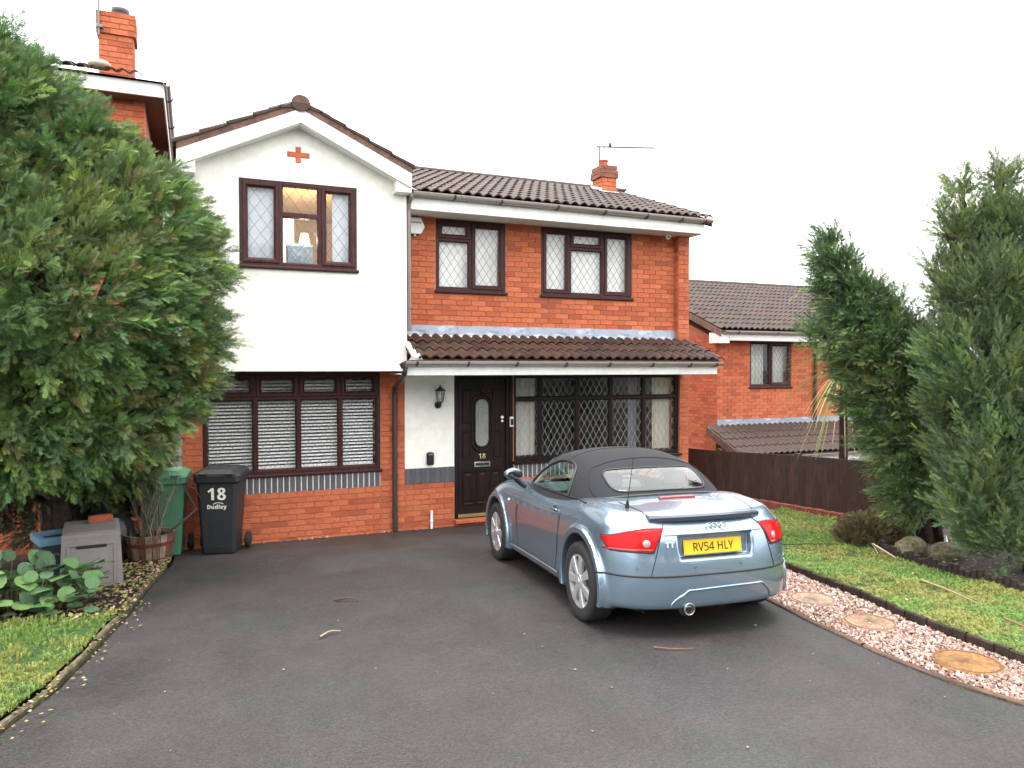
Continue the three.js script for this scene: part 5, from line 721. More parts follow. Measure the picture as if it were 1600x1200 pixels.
grassIn('grass_001', 'short mossy grass of the right lawn', (z) => gravR(z) + 0.03, (z) => bedL(z) + 0.02, 1.42, 9.5, 0.055, 30000, 0.030, 6, (x, z) => (x > 6.2 && z < 4.2 ? 1.5 : 1));
// gravel
{
  const r = rng(21), list = [], g = new THREE.IcosahedronGeometry(1, 0); { const p = g.attributes.position; for (let i = 0; i < p.count; i++) { const v = new V3().fromBufferAttribute(p, i), k = 0.8 + 0.4 * hash2(Math.round(v.x * 50), Math.round(v.y * 50 + v.z * 91), 3); p.setXYZ(i, v.x * k, v.y * k * 0.7, v.z * k * 0.8); } g.computeVertexNormals(); }
  const cs = [[0.30, 0.17, 0.13], [0.38, 0.28, 0.235], [0.18, 0.095, 0.07], [0.32, 0.20, 0.155], [0.12, 0.07, 0.055], [0.23, 0.165, 0.14], [0.50, 0.41, 0.36]];
  for (let i = 0; i < 21000; i++) { const z = lerp(2.2, 9.2, r()), x = lerp(driveR(z) + 0.055, gravR(z) - 0.012, r()), s = 0.006 + 0.009 * r(), c = cs[Math.floor(r() * 7)]; list.push({ p: new V3(x, groundY(x, z) + 0.004 + s * 0.3 + 0.010 * r(), z), q: new THREE.Quaternion().setFromEuler(new THREE.Euler(r() * 0.8, r() * 6.3, r() * 0.8)), s: new V3(s * 1.25, s, s), c }); }
  const o = scatter('gravel', metreUV(g), mat(1, 1, 1, 0.75, { bumpMap: rep(T.fine, 8), bumpScale: 0.002 }), scene, list); tag(o, 'pink and cream gravel strip right of the tarmac', 'gravel');
}
// stepping discs in the gravel
{
  const spots = [[4.90, 5.24, 0.185, [0.46, 0.345, 0.275], 'pale stepping disc in the gravel nearest the car'], [4.80, 5.92, 0.19, [0.40, 0.27, 0.18], 'middle of the three round stepping discs in the gravel'], [4.68, 6.80, 0.205, [0.36, 0.195, 0.068], 'golden brown stepping disc in the gravel nearest the viewer']];
  spots.forEach(([x, z, rad, c, label], i) => { const r = rng(60 + i), pts = [], N = 28; for (let k = 0; k < N; k++) { const a = k / N * 2 * PI, q = rad * (0.96 + 0.07 * r()); pts.push(new THREE.Vector2(q * Math.cos(a), q * Math.sin(a))); } const g = new THREE.ExtrudeGeometry(new THREE.Shape(pts), { depth: 0.04, bevelEnabled: true, bevelSize: 0.008, bevelThickness: 0.008, bevelSegments: 2 }); g.rotateX(-PI / 2); metreUV(g); const d = thing('stepping_disc', label, 'stepping stone', [x, groundY(x, z) - 0.018, z], r() * 6); part('disc', g, mat(c[0], c[1], c[2], 0.9, { map: rep(T.tile, 1.1), bumpMap: rep(T.fine, 2.5), bumpScale: 0.006 }), d); const ed = new THREE.TorusGeometry(rad * 0.93, 0.007, 6, 40).rotateX(PI / 2).translate(0, 0.047, 0); part('rim', ed, mat(c[0] * 0.7, c[1] * 0.7, c[2] * 0.7, 0.95, { map: rep(T.tile, 2) }), d); d.userData.group = 'stepping discs in the gravel'; });
}
// bergenia-like plant with large round leaves
{
  const p = thing('leafy_plant', 'clump of large round glossy green leaves in front of the grey storage bin', 'plant', [-1.72, groundY(0, 2.62) + 0.02, 2.62]), r = rng(44);
  const leaf = (() => { const q = [], N = 10, pos = [], idx = []; for (let j = 0; j <= 4; j++) for (let i = 0; i <= N; i++) { const a = i / N * 2 * PI - PI / 2, t = j / 4, rr = t * (1 - 0.18 * Math.pow(Math.max(0, -Math.sin(a)), 6)), x = rr * Math.cos(a) * 0.47, y = 0.5 + rr * Math.sin(a) * 0.5; pos.push(x, y, 0.34 * Math.abs(x) - 0.45 * x * x - 0.26 * (y - 0.35) * (y - 0.35) + 0.045 * t * t * Math.sin(a * 4 + 1)); } for (let j = 0; j < 4; j++) for (let i = 0; i < N; i++) { const a = j * (N + 1) + i, b = a + N + 1; if (j) idx.push(a, a + 1, b); idx.push(a + 1, b + 1, b); } const g = new THREE.BufferGeometry(); g.setAttribute('position', new THREE.Float32BufferAttribute(pos, 3)); g.setIndex(idx); g.computeVertexNormals(); return metreUV(g); })();
  const ms = [[0.075, 0.175, 0.062], [0.105, 0.23, 0.064], [0.060, 0.14, 0.060], [0.16, 0.29, 0.080], [0.088, 0.19, 0.090]].map(([a, b, c]) => mat(a, b, c, 0.42, { transmission: 0.15, thickness: 0, clearcoat: 0.25, clearcoatRoughness: 0.4, bumpMap: rep(T.fine, 4), bumpScale: 0.006 })), st = [];
  for (let i = 0; i < 280; i++) { const u = r() - 0.5, front = r(), x = u * 1.75 + (r() - 0.5) * 0.15, z = 0.36 - 0.66 * front - 0.10 * Math.abs(u), mound = (0.05 + 0.40 * Math.sin(PI * 0.5 * Math.min(1, front + 0.25))) * (1.05 - 0.75 * Math.max(0, u)), hh = mound * (0.25 + 0.8 * r()), a = Math.atan2(x * 0.8, z + 0.55) + (r() - 0.5) * 1.3, s = 0.11 + 0.085 * r(), tilt = r() < 0.72 ? 1.15 + 0.85 * r() : -(0.3 + 0.7 * r());
    const o = part('leaf', leaf, ms[Math.floor(r() * 5)], p); o.position.set(x, hh + 0.03, z); o.rotation.set(tilt, a, (r() - 0.5) * 0.7, 'YXZ'); o.scale.setScalar(s); st.push(limb([[x * 0.85, -0.02, z * 0.7 - 0.08], [x, hh + 0.035, z]], 0.006, 0.004, 5)); }
  part('stalks', st, leafMat(0.16, 0.14, 0.06), p).userData.kind = 'stuff';
}
// fallen leaves and low ivy along the bed edge
{
  const r = rng(52), g = soup([[[-0.5, 0, 0], [0, 0.06, 0.38], [0.5, 0.02, 0], [0, 0.05, -0.38]]]), list = [], cs = [[0.20, 0.12, 0.05], [0.14, 0.085, 0.04], [0.27, 0.19, 0.08], [0.10, 0.12, 0.035], [0.33, 0.25, 0.17], [0.16, 0.19, 0.05]];
  const put = (x, z, lift, s) => list.push({ p: new V3(x, groundY(x, z) + lift, z), q: new THREE.Quaternion().setFromEuler(new THREE.Euler((r() - 0.5) * 0.9, r() * 6.3, (r() - 0.5) * 0.9)), s, c: cs[Math.floor(r() * 6)] });
  for (let i = 0; i < 1500; i++) { const z = lerp(0.5, 3.2, r()), w = lerp(0.5, 1.1, (z - 0.5) / 2.7); put(driveL(z) - 0.03 - w * Math.pow(r(), 1.4), z, 0.03 + 0.03 * r(), 0.025 + 0.03 * r()); }
  for (let i = 0; i < 260; i++) { const z = lerp(2.6, 7, r()); put(driveL(z) - 0.08 + 0.30 * r() * r(), z, 0.022, 0.014 + 0.022 * r()); }
  for (let i = 0; i < 500; i++) { const z = lerp(3.4, 7, r()); put(lerp(bedL(z) + 0.05, 8.2, r()), z, 0.09, 0.02 + 0.03 * r()); }
  for (let i = 0; i < 90; i++) { const z = lerp(2.6, 7, r()); put(lerp(gravR(z) + 0.1, bedL(z), r()), z, 0.10, 0.018 + 0.02 * r()); }
  const o = scatter('fallen_leaves', g, mat(1, 1, 1, 0.85), scene, list); tag(o, 'brown fallen leaves scattered over the beds and drive edge', 'leaves');
  const peb = new THREE.IcosahedronGeometry(1, 1), pl = []; for (let i = 0; i < 60; i++) { const z = 0.2 + 8.2 * r(), x = lerp(driveL(z) + 0.1, driveR(z) - 0.05, Math.pow(r(), r() < 0.5 ? 1 : 0.3)), s = 0.003 + 0.007 * r() * r() * r(); pl.push({ p: new V3(x, groundY(x, z) + 0.006 + s * 0.25, z), q: new THREE.Quaternion().setFromEuler(new THREE.Euler(0, r() * 6, 0)), s: new V3(s * 1.5, s * 0.6, s), c: mixc([0.34, 0.30, 0.26], [0.15, 0.115, 0.09], r()) }); }
  for (let i = 0; i < 46; i++) { const x = lerp(0.5, 3.4, r()), z = 0.04 + 0.12 * r() * r(), s = 0.004 + 0.013 * r() * r(); pl.push({ p: new V3(x, groundY(x, z) + 0.008 + s * 0.3, z), q: new THREE.Quaternion().setFromEuler(new THREE.Euler(r(), r() * 6, r())), s: new V3(s * 1.4, s * 0.6, s), c: mixc([0.38, 0.32, 0.27], [0.12, 0.09, 0.07], r()) }); }
  tag(scatter('loose_pebbles', metreUV(peb), mat(1, 1, 1, 0.8), scene, pl), 'stray pale pebbles and chips strewn over the tarmac', 'pebbles');
}
// sticks lying about
{
  const stick = (pts, r0, m, label, lift = 0.012) => { const o = single('fallen_stick', limb(pts.map(([x, z, h = 0]) => [x, groundY(x, z) + lift + h, z]), r0, r0 * 0.5, 6), m, label, 'stick'); return o; };
  const pale = mat(0.40, 0.30, 0.22, 0.9), dk = mat(0.05, 0.036, 0.028, 0.9), red = mat(0.22, 0.10, 0.06, 0.9);
  stick([[0.86, 4.41], [0.95, 4.34, 0.012], [1.03, 4.33]], 0.010, mat(0.25, 0.185, 0.135, 0.9), 'pale curved stick lying alone in the middle of the tarmac', 0.018);
  stick([[1.14, 3.40], [1.26, 3.44, 0.01], [1.33, 3.52]], 0.010, dk, 'dark forked twig on the tarmac nearer the house', 0.016);
  stick([[3.00, 5.66], [3.10, 5.74], [3.24, 5.80]], 0.006, mat(0.15, 0.075, 0.05, 0.9), 'reddish twig on the tarmac behind the car bumper', 0.014);
  stick([[6.92, 4.10, 0.02], [6.74, 4.30, 0.05], [6.64, 4.62, 0.0]], 0.014, pale, 'pale bent stick on the lawn below the rocks', 0.085);
  stick([[7.05, 3.95], [6.85, 4.16, 0.02], [6.62, 4.42]], 0.009, mat(0.30, 0.27, 0.20, 0.9), 'grey twig on the lawn beside the low shrub', 0.09);
  stick([[6.05, 5.38], [5.92, 5.72, 0.015], [5.80, 6.10]], 0.010, mat(0.28, 0.22, 0.13, 0.9), 'long straight stick lying across the right lawn', 0.09);
  stick([[5.62, 6.42], [5.56, 6.60], [5.46, 6.76]], 0.009, red, 'short reddish twig on the lawn near the right edge', 0.085);
  stick([[6.00, 3.55], [6.35, 3.72, 0.01], [6.70, 3.86]], 0.008, dk, 'dark thin twig on the lawn just right of the car', 0.085);
}
// rocks, low shrub and white shards in the rockery
{
  M.rock = mat(0.27, 0.25, 0.19, 0.95, { map: rep(T.stone, 2), bumpMap: rep(T.fine, 2), bumpScale: 0.02 });
  const rock = (x, z, a, b, c, seed, label, turn = 0) => { const g = new THREE.IcosahedronGeometry(1, 4), p = g.attributes.position; for (let i = 0; i < p.count; i++) { const v = new V3().fromBufferAttribute(p, i), k = 0.78 + 0.5 * fbm(v.x * 0.09 + seed * 0.3 + 0.5, v.y * 0.09 + v.z * 0.12 + 0.5, 16, 4, seed); p.setXYZ(i, Math.sign(v.x) * Math.pow(Math.abs(v.x), 0.8) * k * a, v.y * k * b, v.z * k * c); } g.computeVertexNormals(); const o = single('rock', metreUV(g), M.rock, label, 'rock'); o.position.set(x, groundY(x, z) + 0.05 + b * 0.35, z); o.rotation.y = turn; };
  rock(6.98, 4.52, 0.19, 0.15, 0.15, 3, 'grey mossy rock on the bed edge below the leaning conifer', 0.4); rock(7.52, 3.40, 0.20, 0.17, 0.15, 7, 'yellowish lichened rock at the end of the brick edging', 0.9); rock(7.25, 4.72, 0.22, 0.11, 0.17, 12, 'low dark rock in the shade under the conifers', 0.2);
  const s = thing('low_shrub', 'low brownish heather like shrub between the two rocks', 'shrub', [7.30, groundY(7, 3.8) + 0.05, 3.78]), r = rng(71), tw = frondGeometry(0.12, 0.035, 6, 9, 0.004), list = [];
  for (let i = 0; i < 2600; i++) { const d = new V3(r() * 2 - 1, r(), r() * 2 - 1); if (d.lengthSq() > 1) { i--; continue; } list.push({ p: new V3(d.x * 0.48, d.y * 0.28, d.z * 0.34), q: aim(new V3(d.x * 0.8, 0.5 + r() * 0.5, d.z * 0.8).add(new V3(r() - 0.5, 0, r() - 0.5)), r() * 6), s: 0.5 + 0.6 * r(), c: mixc([0.10, 0.095, 0.03], [0.17, 0.115, 0.055], r()) }); }
  scatter('foliage', tw, M.frond, s, list); part('stems', [0, 1, 2, 3, 4, 5, 6].map((k) => limb([[0, -0.05, 0], [0.15 * Math.cos(k), 0.10, 0.12 * Math.sin(k)], [0.32 * Math.cos(k), 0.2, 0.24 * Math.sin(k)]], 0.012, 0.004, 5)), M.twig, s);
  const sv = (pts, label, turn, pos) => { const g = new THREE.ExtrudeGeometry(new THREE.Shape(pts.map((q) => new THREE.Vector2(...q))), { depth: 0.018, bevelEnabled: true, bevelSize: 0.004, bevelThickness: 0.004, bevelSegments: 1 }); const o = single('white_shard', metreUV(g), M.net, label, 'shard'); o.position.set(...pos); o.rotation.set(-0.12, turn, 0); };
  sv([[-0.015, 0], [0.03, 0.0], [0.075, 0.20], [0.06, 0.25], [-0.03, 0.29], [-0.035, 0.15]], 'tall pointed white shard standing in the soil under the conifers', 0.5, [7.82, groundY(8, 4.2) + 0.06, 4.06]); sv([[-0.05, 0], [0.06, 0.0], [0.01, 0.08], [-0.015, 0.09]], 'small white triangular shard lying right of the tall one', 0.5, [7.80, groundY(8, 4.4) + 0.07, 4.30]);
}

// trees across the road behind the viewer: the tail of the car and the ground floor panes mirror them
{
  const lf = frondGeometry(0.42, 0.20, 6, 12, 0.035), tone = [[0.06, 0.10, 0.04], [0.08, 0.12, 0.045], [0.05, 0.08, 0.035]];
  [[-15, 29, 8.5], [-8.5, 27, 7.2], [-2.5, 29, 9.2], [3.5, 27.5, 7.0], [9, 28.5, 8.4], [15, 27, 7.4]].forEach(([x, z, h], i) => conifer('roadside_tree', ['tall bushy tree at the far left across the road behind the viewer', 'shorter bushy tree second from the left across the road', 'tallest bushy tree left of centre across the road', 'short bushy tree right of centre across the road', 'tall bushy tree second from the right across the road', 'shorter bushy tree at the far right across the road'][i], [x, groundY(x, z), z], [[x, groundY(x, z) + h * 0.74, z, h * 0.26], [x - 1.5, groundY(x, z) + h * 0.5, z, h * 0.27], [x + 1.5, groundY(x, z) + h * 0.48, z + 0.4, h * 0.28], [x, groundY(x, z) + h * 0.3, z - 0.6, h * 0.24]], 4200, lf, tone, { seed: 90 + i, plume: 0.9, size: 1.5, trunkR: 0.2, lean: [0, 0.4, 0] }).userData.group = 'trees across the road behind the viewer');
}
// ------------------------------------------------------------ the car: x forward from the rear axle, y up from the road, z to its right
{
  const spl = (pts) => { const n = pts.length, d = []; for (let i = 0; i < n; i++) { const a = pts[Math.max(0, i - 1)], b = pts[Math.min(n - 1, i + 1)]; d.push((b[1] - a[1]) / (b[0] - a[0])); } return (x) => { if (x <= pts[0][0]) return pts[0][1] + d[0] * (x - pts[0][0]); for (let i = 0; i < n - 1; i++) if (x <= pts[i + 1][0]) { const h = pts[i + 1][0] - pts[i][0], t = (x - pts[i][0]) / h, t2 = t * t, t3 = t2 * t; return (2 * t3 - 3 * t2 + 1) * pts[i][1] + (t3 - 2 * t2 + t) * h * d[i] + (3 * t2 - 2 * t3) * pts[i + 1][1] + (t3 - t2) * h * d[i + 1]; } return pts[n - 1][1] + d[n - 1] * (x - pts[n - 1][0]); }; };
  const smax = (a, b, k) => { const h = Math.max(k - Math.abs(a - b), 0) / k; return Math.max(a, b) + h * h * k * 0.25; }, smin = (a, b, k) => -smax(-a, -b, k);
  const WB = 2.42, WR = 0.318;
  const deck = spl([[-0.85, 0.80], [-0.70, 0.868], [-0.58, 0.905], [-0.40, 0.940], [-0.15, 0.965], [0.1, 0.975], [0.5, 0.955], [1.0, 0.935], [1.6, 0.935], [2.0, 0.925], [2.4, 0.880], [2.8, 0.790], [3.1, 0.680], [3.35, 0.52]]);
  const plan = spl([[-0.85, 0.74], [-0.5, 0.820], [-0.2, 0.850], [0, 0.858], [0.5, 0.845], [1.2, 0.838], [1.9, 0.845], [2.42, 0.858], [2.8, 0.825], [3.1, 0.74], [3.35, 0.60]]);
  const bodyF = (x, y, z) => {
    const az = Math.abs(z), fen = 0.030 * Math.exp(-(((x + 0.05) / 0.5) ** 2)) + 0.055 * Math.exp(-(((x - WB) / 0.5) ** 2));
    const top = deck(x) - 0.060 * Math.pow(az / 0.8, 2.2) + fen * sstep(0.35, 0.72, az);
    const w = plan(x) - 0.50 * Math.max(0, y - 0.55) ** 2 - 0.35 * Math.max(0, 0.42 - y) ** 2;
    let d = smax(az - w, (y - top) * 0.97, 0.13);
    const lean = y > 0.42 ? 0.30 * (y - 0.42) ** 2 + 0.05 * sstep(0.80, 0.88, y) : 0.5 * (0.42 - y) ** 2;
    const xr = -0.745 + 0.30 * Math.pow(az / 0.86, 3.6) + lean;
    d = smax(d, (xr - x) * 0.95, 0.14);
    const xf = 3.29 - 0.42 * Math.pow(az / 0.86, 3) - 0.9 * Math.max(0, y - 0.45) ** 2 - 0.8 * Math.max(0, 0.40 - y) ** 2;
    d = smax(d, x - xf, 0.16);
    const bot = 0.185 + 0.030 * sstep(-0.25, -0.55, x) + 0.03 * sstep(2.8, 3.2, x);
    d = smax(d, bot - y, 0.05);
    // number plate recess
    const pr = Math.max(Math.abs(z) - 0.325 + 0.25 * Math.max(0, 0.66 - y), Math.abs(y - 0.675) - 0.082);
    d = smax(d, -Math.max(pr, x + 0.655), 0.022);
    for (const cx of [0, WB]) {
      const r = Math.hypot(x - cx, y - WR);
      if (r < 0.6) { const fl = Math.max(Math.abs(r - 0.408) - 0.026, az - 0.874, 0.6 - az, 0.20 - y); d = smin(d, fl, 0.045); d = smax(d, -Math.max(r - 0.380, 0.57 - az), 0.014); }
    }
    return d;
  };
  const hoodTop = spl([[-0.20, 0.86], [-0.08, 0.925], [0.04, 0.995], [0.18, 1.085], [0.34, 1.175], [0.52, 1.250], [0.72, 1.298], [0.98, 1.322], [1.2, 1.310], [1.38, 1.275], [1.6, 1.165], [1.8, 1.055], [2.05, 0.90]]);
  const hoodPlan = spl([[-0.20, 0.46], [-0.05, 0.575], [0.18, 0.675], [0.45, 0.720], [0.8, 0.728], [1.4, 0.720], [2.05, 0.66]]);
  const hoodF = (x, y, z) => { const az = Math.abs(z); let d = smax(az - (hoodPlan(x) - 0.40 * (y - 0.90) - 0.12 * Math.max(0, y - 1.1)), (y - hoodTop(x) + 0.10 * Math.pow(az / 0.6, 2.4)) * 0.9, 0.13); d = smax(d, 0.80 - y, 0.02); return Math.max(d, -0.26 - x, x - 2.12); };
  const gradient = (F, x, y, z) => { const e = 0.0015, g = [F(x + e, y, z) - F(x - e, y, z), F(x, y + e, z) - F(x, y - e, z), F(x, y, z + e) - F(x, y, z - e)], l = Math.hypot(...g) || 1; return [g[0] / l, g[1] / l, g[2] / l, l / (2 * e)]; };
  function surfaceNet(F, lo, hi, h) { // one vertex per crossed cell, drawn onto the surface
    const n = [0, 1, 2].map((i) => Math.ceil((hi[i] - lo[i]) / h) + 1), at = (i, j, k) => (k * n[1] + j) * n[0] + i, val = new Float32Array(n[0] * n[1] * n[2]);
    for (let k = 0; k < n[2]; k++) for (let j = 0; j < n[1]; j++) for (let i = 0; i < n[0]; i++) val[at(i, j, k)] = F(lo[0] + i * h, lo[1] + j * h, lo[2] + k * h);
    const id = new Int32Array(val.length).fill(-1), pos = [], nor = [], tri = [];
    for (let k = 0; k < n[2] - 1; k++) for (let j = 0; j < n[1] - 1; j++) for (let i = 0; i < n[0] - 1; i++) {
      let m = 0, c = [0, 0, 0], cnt = 0; const v = []; for (let q = 0; q < 8; q++) { const s = val[at(i + (q & 1), j + ((q >> 1) & 1), k + (q >> 2))]; v.push(s); if (s < 0) m |= 1 << q; } if (!m || m === 255) continue;
      for (let q = 0; q < 8; q++) for (const b of [1, 2, 4]) if (!(q & b)) { const p = q | b; if ((v[q] < 0) !== (v[p] < 0)) { const t = v[q] / (v[q] - v[p]); c[0] += (q & 1) + (b === 1 ? t : 0); c[1] += ((q >> 1) & 1) + (b === 2 ? t : 0); c[2] += (q >> 2) + (b === 4 ? t : 0); cnt++; } }
      let P = [lo[0] + (i + c[0] / cnt) * h, lo[1] + (j + c[1] / cnt) * h, lo[2] + (k + c[2] / cnt) * h], g;
      for (let s = 0; s < 3; s++) { g = gradient(F, ...P); const d = clamp(F(...P) / Math.max(0.4, g[3]), -h * 0.5, h * 0.5); P = [P[0] - g[0] * d, P[1] - g[1] * d, P[2] - g[2] * d]; }
      g = gradient(F, ...P); id[at(i, j, k)] = pos.length / 3; pos.push(...P); nor.push(g[0], g[1], g[2]);
    }
    for (let k = 1; k < n[2] - 1; k++) for (let j = 1; j < n[1] - 1; j++) for (let i = 1; i < n[0] - 1; i++) {
      const a = val[at(i, j, k)] < 0; const quad = (p, q, r, s) => { if (p < 0 || q < 0 || r < 0 || s < 0) return; if (a) tri.push([p, q, r], [p, r, s]); else tri.push([p, r, q], [p, s, r]); };
      if (a !== val[at(i + 1, j, k)] < 0) quad(id[at(i, j - 1, k - 1)], id[at(i, j, k - 1)], id[at(i, j, k)], id[at(i, j - 1, k)]);
      if (a !== val[at(i, j + 1, k)] < 0) quad(id[at(i - 1, j, k - 1)], id[at(i - 1, j, k)], id[at(i, j, k)], id[at(i, j, k - 1)]);
      if (a !== val[at(i, j, k + 1)] < 0) quad(id[at(i - 1, j - 1, k)], id[at(i, j - 1, k)], id[at(i, j, k)], id[at(i - 1, j, k)]);
    }
    return { pos, nor, tri };
  }
  function pick(S, test) { // the faces of a surface that pass the test, as a geometry
    const map = new Map(), p = [], n = [], idx = []; for (const t of S.tri) { const c = [0, 1, 2].map((a) => (S.pos[t[0] * 3 + a] + S.pos[t[1] * 3 + a] + S.pos[t[2] * 3 + a]) / 3); if (!test(...c)) continue; for (const v of t) { if (!map.has(v)) { map.set(v, p.length / 3); p.push(S.pos[v * 3], S.pos[v * 3 + 1], S.pos[v * 3 + 2]); n.push(S.nor[v * 3], S.nor[v * 3 + 1], S.nor[v * 3 + 2]); } idx.push(map.get(v)); } }
    const g = new THREE.BufferGeometry(); g.setAttribute('position', new THREE.Float32BufferAttribute(p, 3)); g.setAttribute('normal', new THREE.Float32BufferAttribute(n, 3)); g.setIndex(idx); return metreUV(g);
  }
  function hit(F, o, d) { // first point of the surface along a ray
    const f = (t) => F(o[0] + d[0] * t, o[1] + d[1] * t, o[2] + d[2] * t); let t = 0; while (f(t) > 0) { t += 0.02; if (t > 3.2) return null; } let a = t - 0.02, b = t; for (let i = 0; i < 16; i++) { t = (a + b) / 2; if (f(t) > 0) a = t; else b = t; } return [o[0] + d[0] * t, o[1] + d[1] * t, o[2] + d[2] * t];
  }
  const off = (F, p, e) => { const g = gradient(F, ...p); return [p[0] + g[0] * e, p[1] + g[1] * e, p[2] + g[2] * e]; };
  const rear = (F, y, z, e = 0) => off(F, hit(F, [-1.6, y, z], [1, 0, 0]) ?? [-0.7, y, z], e), side = (F, x, y, s, e = 0) => off(F, hit(F, [x, y, s * 1.5], [0, 0, -s]) ?? [x, y, s * 0.8], e), above = (F, x, z, e = 0) => off(F, hit(F, [x, 1.9, z], [0, -1, 0]) ?? [x, 0.9, z], e);
  // ray towards an upright axis inside the tail, for parts that wrap round the corner
  const wrap = (y, an, e) => { const c = [0.25, y, 0], d = [Math.cos(an), 0, -Math.sin(an)]; return off(bodyF, hit(bodyF, [c[0] - d[0] * 2, y, c[2] - d[2] * 2], d) ?? c, e); };
  function patch(rows, close, F, back) { // grid of points to a smooth skin with a turned-in edge
    const m = rows.length, n = rows[0].length, pos = rows.flat(2), idx = []; for (let j = 0; j < m - 1; j++) for (let i = 0; i < n - 1; i++) { const a = j * n + i, b = a + n; idx.push(a, b, a + 1, a + 1, b, b + 1); }
    const edge = [...Array(n).keys()].map((i) => i).concat([...Array(m - 1).keys()].map((j) => (j + 1) * n + n - 1), [...Array(n - 1).keys()].map((i) => (m - 1) * n + n - 2 - i), [...Array(m - 1).keys()].map((j) => (m - 2 - j) * n)); const base = m * n;
    for (const v of edge) pos.push(...off(F, [pos[v * 3], pos[v * 3 + 1], pos[v * 3 + 2]], -back)); for (let i = 0; i < edge.length - 1; i++) idx.push(edge[i], edge[i + 1], base + i, edge[i + 1], base + i + 1, base + i);
    const g = new THREE.BufferGeometry(); g.setAttribute('position', new THREE.Float32BufferAttribute(pos, 3)); g.setIndex(idx); g.computeVertexNormals(); { const k = Math.floor(m / 2) * n + Math.floor(n / 2), gr = gradient(F, pos[3 * k], pos[3 * k + 1], pos[3 * k + 2]), nn = g.attributes.normal; if (nn.getX(k) * gr[0] + nn.getY(k) * gr[1] + nn.getZ(k) * gr[2] < 0) { g.setIndex(idx.reverse()); g.computeVertexNormals(); } } return metreUV(g);
  }
  const line = (pts, r, seg) => new THREE.TubeGeometry(new THREE.CatmullRomCurve3(pts.map((p) => new V3(...p)), false, 'centripetal'), seg ?? pts.length * 3, r, 6);
  const steps = (a, b, n) => [...Array(n + 1).keys()].map((i) => lerp(a, b, i / n));

  M.paint = mat(0.225, 0.315, 0.405, 0.27, { metalness: 0.79, clearcoat: 1, clearcoatRoughness: 0.03, bumpMap: rep(T.fine, 20), bumpScale: 0.0002 });
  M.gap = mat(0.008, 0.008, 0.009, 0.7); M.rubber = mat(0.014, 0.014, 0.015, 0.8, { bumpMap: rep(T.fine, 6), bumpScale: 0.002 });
  M.hood = mat(0.0115, 0.0125, 0.016, 0.95, { bumpMap: rep(T.cloth, 9), bumpScale: 0.0009 });
  M.alloy = mat(0.50, 0.50, 0.51, 0.30, { metalness: 0.55, clearcoat: 0.5 }); M.redLens = mat(0.46, 0.006, 0.008, 0.22, { specularIntensity: 0.22, clearcoat: 0.08, clearcoatRoughness: 0.05 }); M.darkRed = mat(0.16, 0.008, 0.01, 0.2, { clearcoat: 1 });
  M.sideGlass = mat(0.70, 0.90, 0.83, 0.03, { transmission: 1, thickness: 0, ior: 1.55, clearcoat: 0.6, clearcoatRoughness: 0.02 }); M.rearGlass = mat(0.80, 0.86, 0.86, 0.03, { transmission: 1, thickness: 0, ior: 1.8, clearcoat: 1, clearcoatRoughness: 0.02 }); M.trim = mat(0.015, 0.016, 0.019, 0.4);

  const zr = 4.92, zf = 2.50, yr = groundY(0, zr) + 0.004, yf = groundY(0, zf) + 0.004, car = thing('convertible_car', 'silver blue two seat convertible with black fabric roof parked facing the house', 'car', [3.66, yr, zr]); car.scale.set(0.985, 0.985, 0.955);
  car.rotation.order = 'YZX'; car.rotation.set(0, (90 - 5.7) * PI / 180, Math.asin((yf - yr) / WB));
  const S = surfaceNet(bodyF, [-0.80, 0.14, -0.94], [3.36, 1.06, 0.94], 0.017), inHood = (x, y, z) => hoodF(x, y, z) < -0.02;
  const isDoor = (x, y, z) => Math.abs(z) > 0.60 && x > 0.53 && x < 1.72 && y > 0.27, isBoot = (x, y, z) => y > 0.47 && Math.abs(z) < 0.53 && x < -0.10, isBumper = (x, y, z) => y <= 0.47 && x < -0.30, isBonnet = (x, y, z) => x > 1.95 && Math.abs(z) < 0.60 && y > 0.60;
  const body = part('body', pick(S, (x, y, z) => !inHood(x, y, z) && !isDoor(x, y, z) && !isBoot(x, y, z) && !isBumper(x, y, z) && !isBonnet(x, y, z)), M.paint, car);
  const doorL = part('door', pick(S, (x, y, z) => isDoor(x, y, z) && z < 0), M.paint, car), doorR = part('door', pick(S, (x, y, z) => isDoor(x, y, z) && z > 0), M.paint, car);
  const boot = part('boot_lid', pick(S, (x, y, z) => isBoot(x, y, z) && !inHood(x, y, z)), M.paint, car), bump = part('rear_bumper', pick(S, isBumper), M.paint, car); part('bonnet', pick(S, (x, y, z) => isBonnet(x, y, z) && !inHood(x, y, z)), M.paint, car);
  part('underbody', [cbx(-0.42, 3.05, 0.135, 0.40, -0.56, 0.56, 0.04), cbx(0.40, 2.02, 0.14, 0.30, -0.76, 0.76, 0.03)], M.gap, car);
  const H = surfaceNet(hoodF, [-0.52, 0.78, -0.84], [2.14, 1.40, 0.84], 0.017);
  const outBody = (x, y, z) => bodyF(x, y, z) > -0.03, screen = (x, y, z) => x > 1.42 && y > hoodTop(x) - 0.10 * Math.pow(Math.abs(z) / 0.6, 2.4) - 0.05 && Math.abs(z) < 0.60;
  const topEdge = spl([[0.575, 0.98], [0.61, 1.09], [0.67, 1.15], [0.77, 1.188], [0.90, 1.202], [1.07, 1.196], [1.24, 1.155], [1.42, 1.070], [1.56, 1.00], [1.66, 0.945]]);
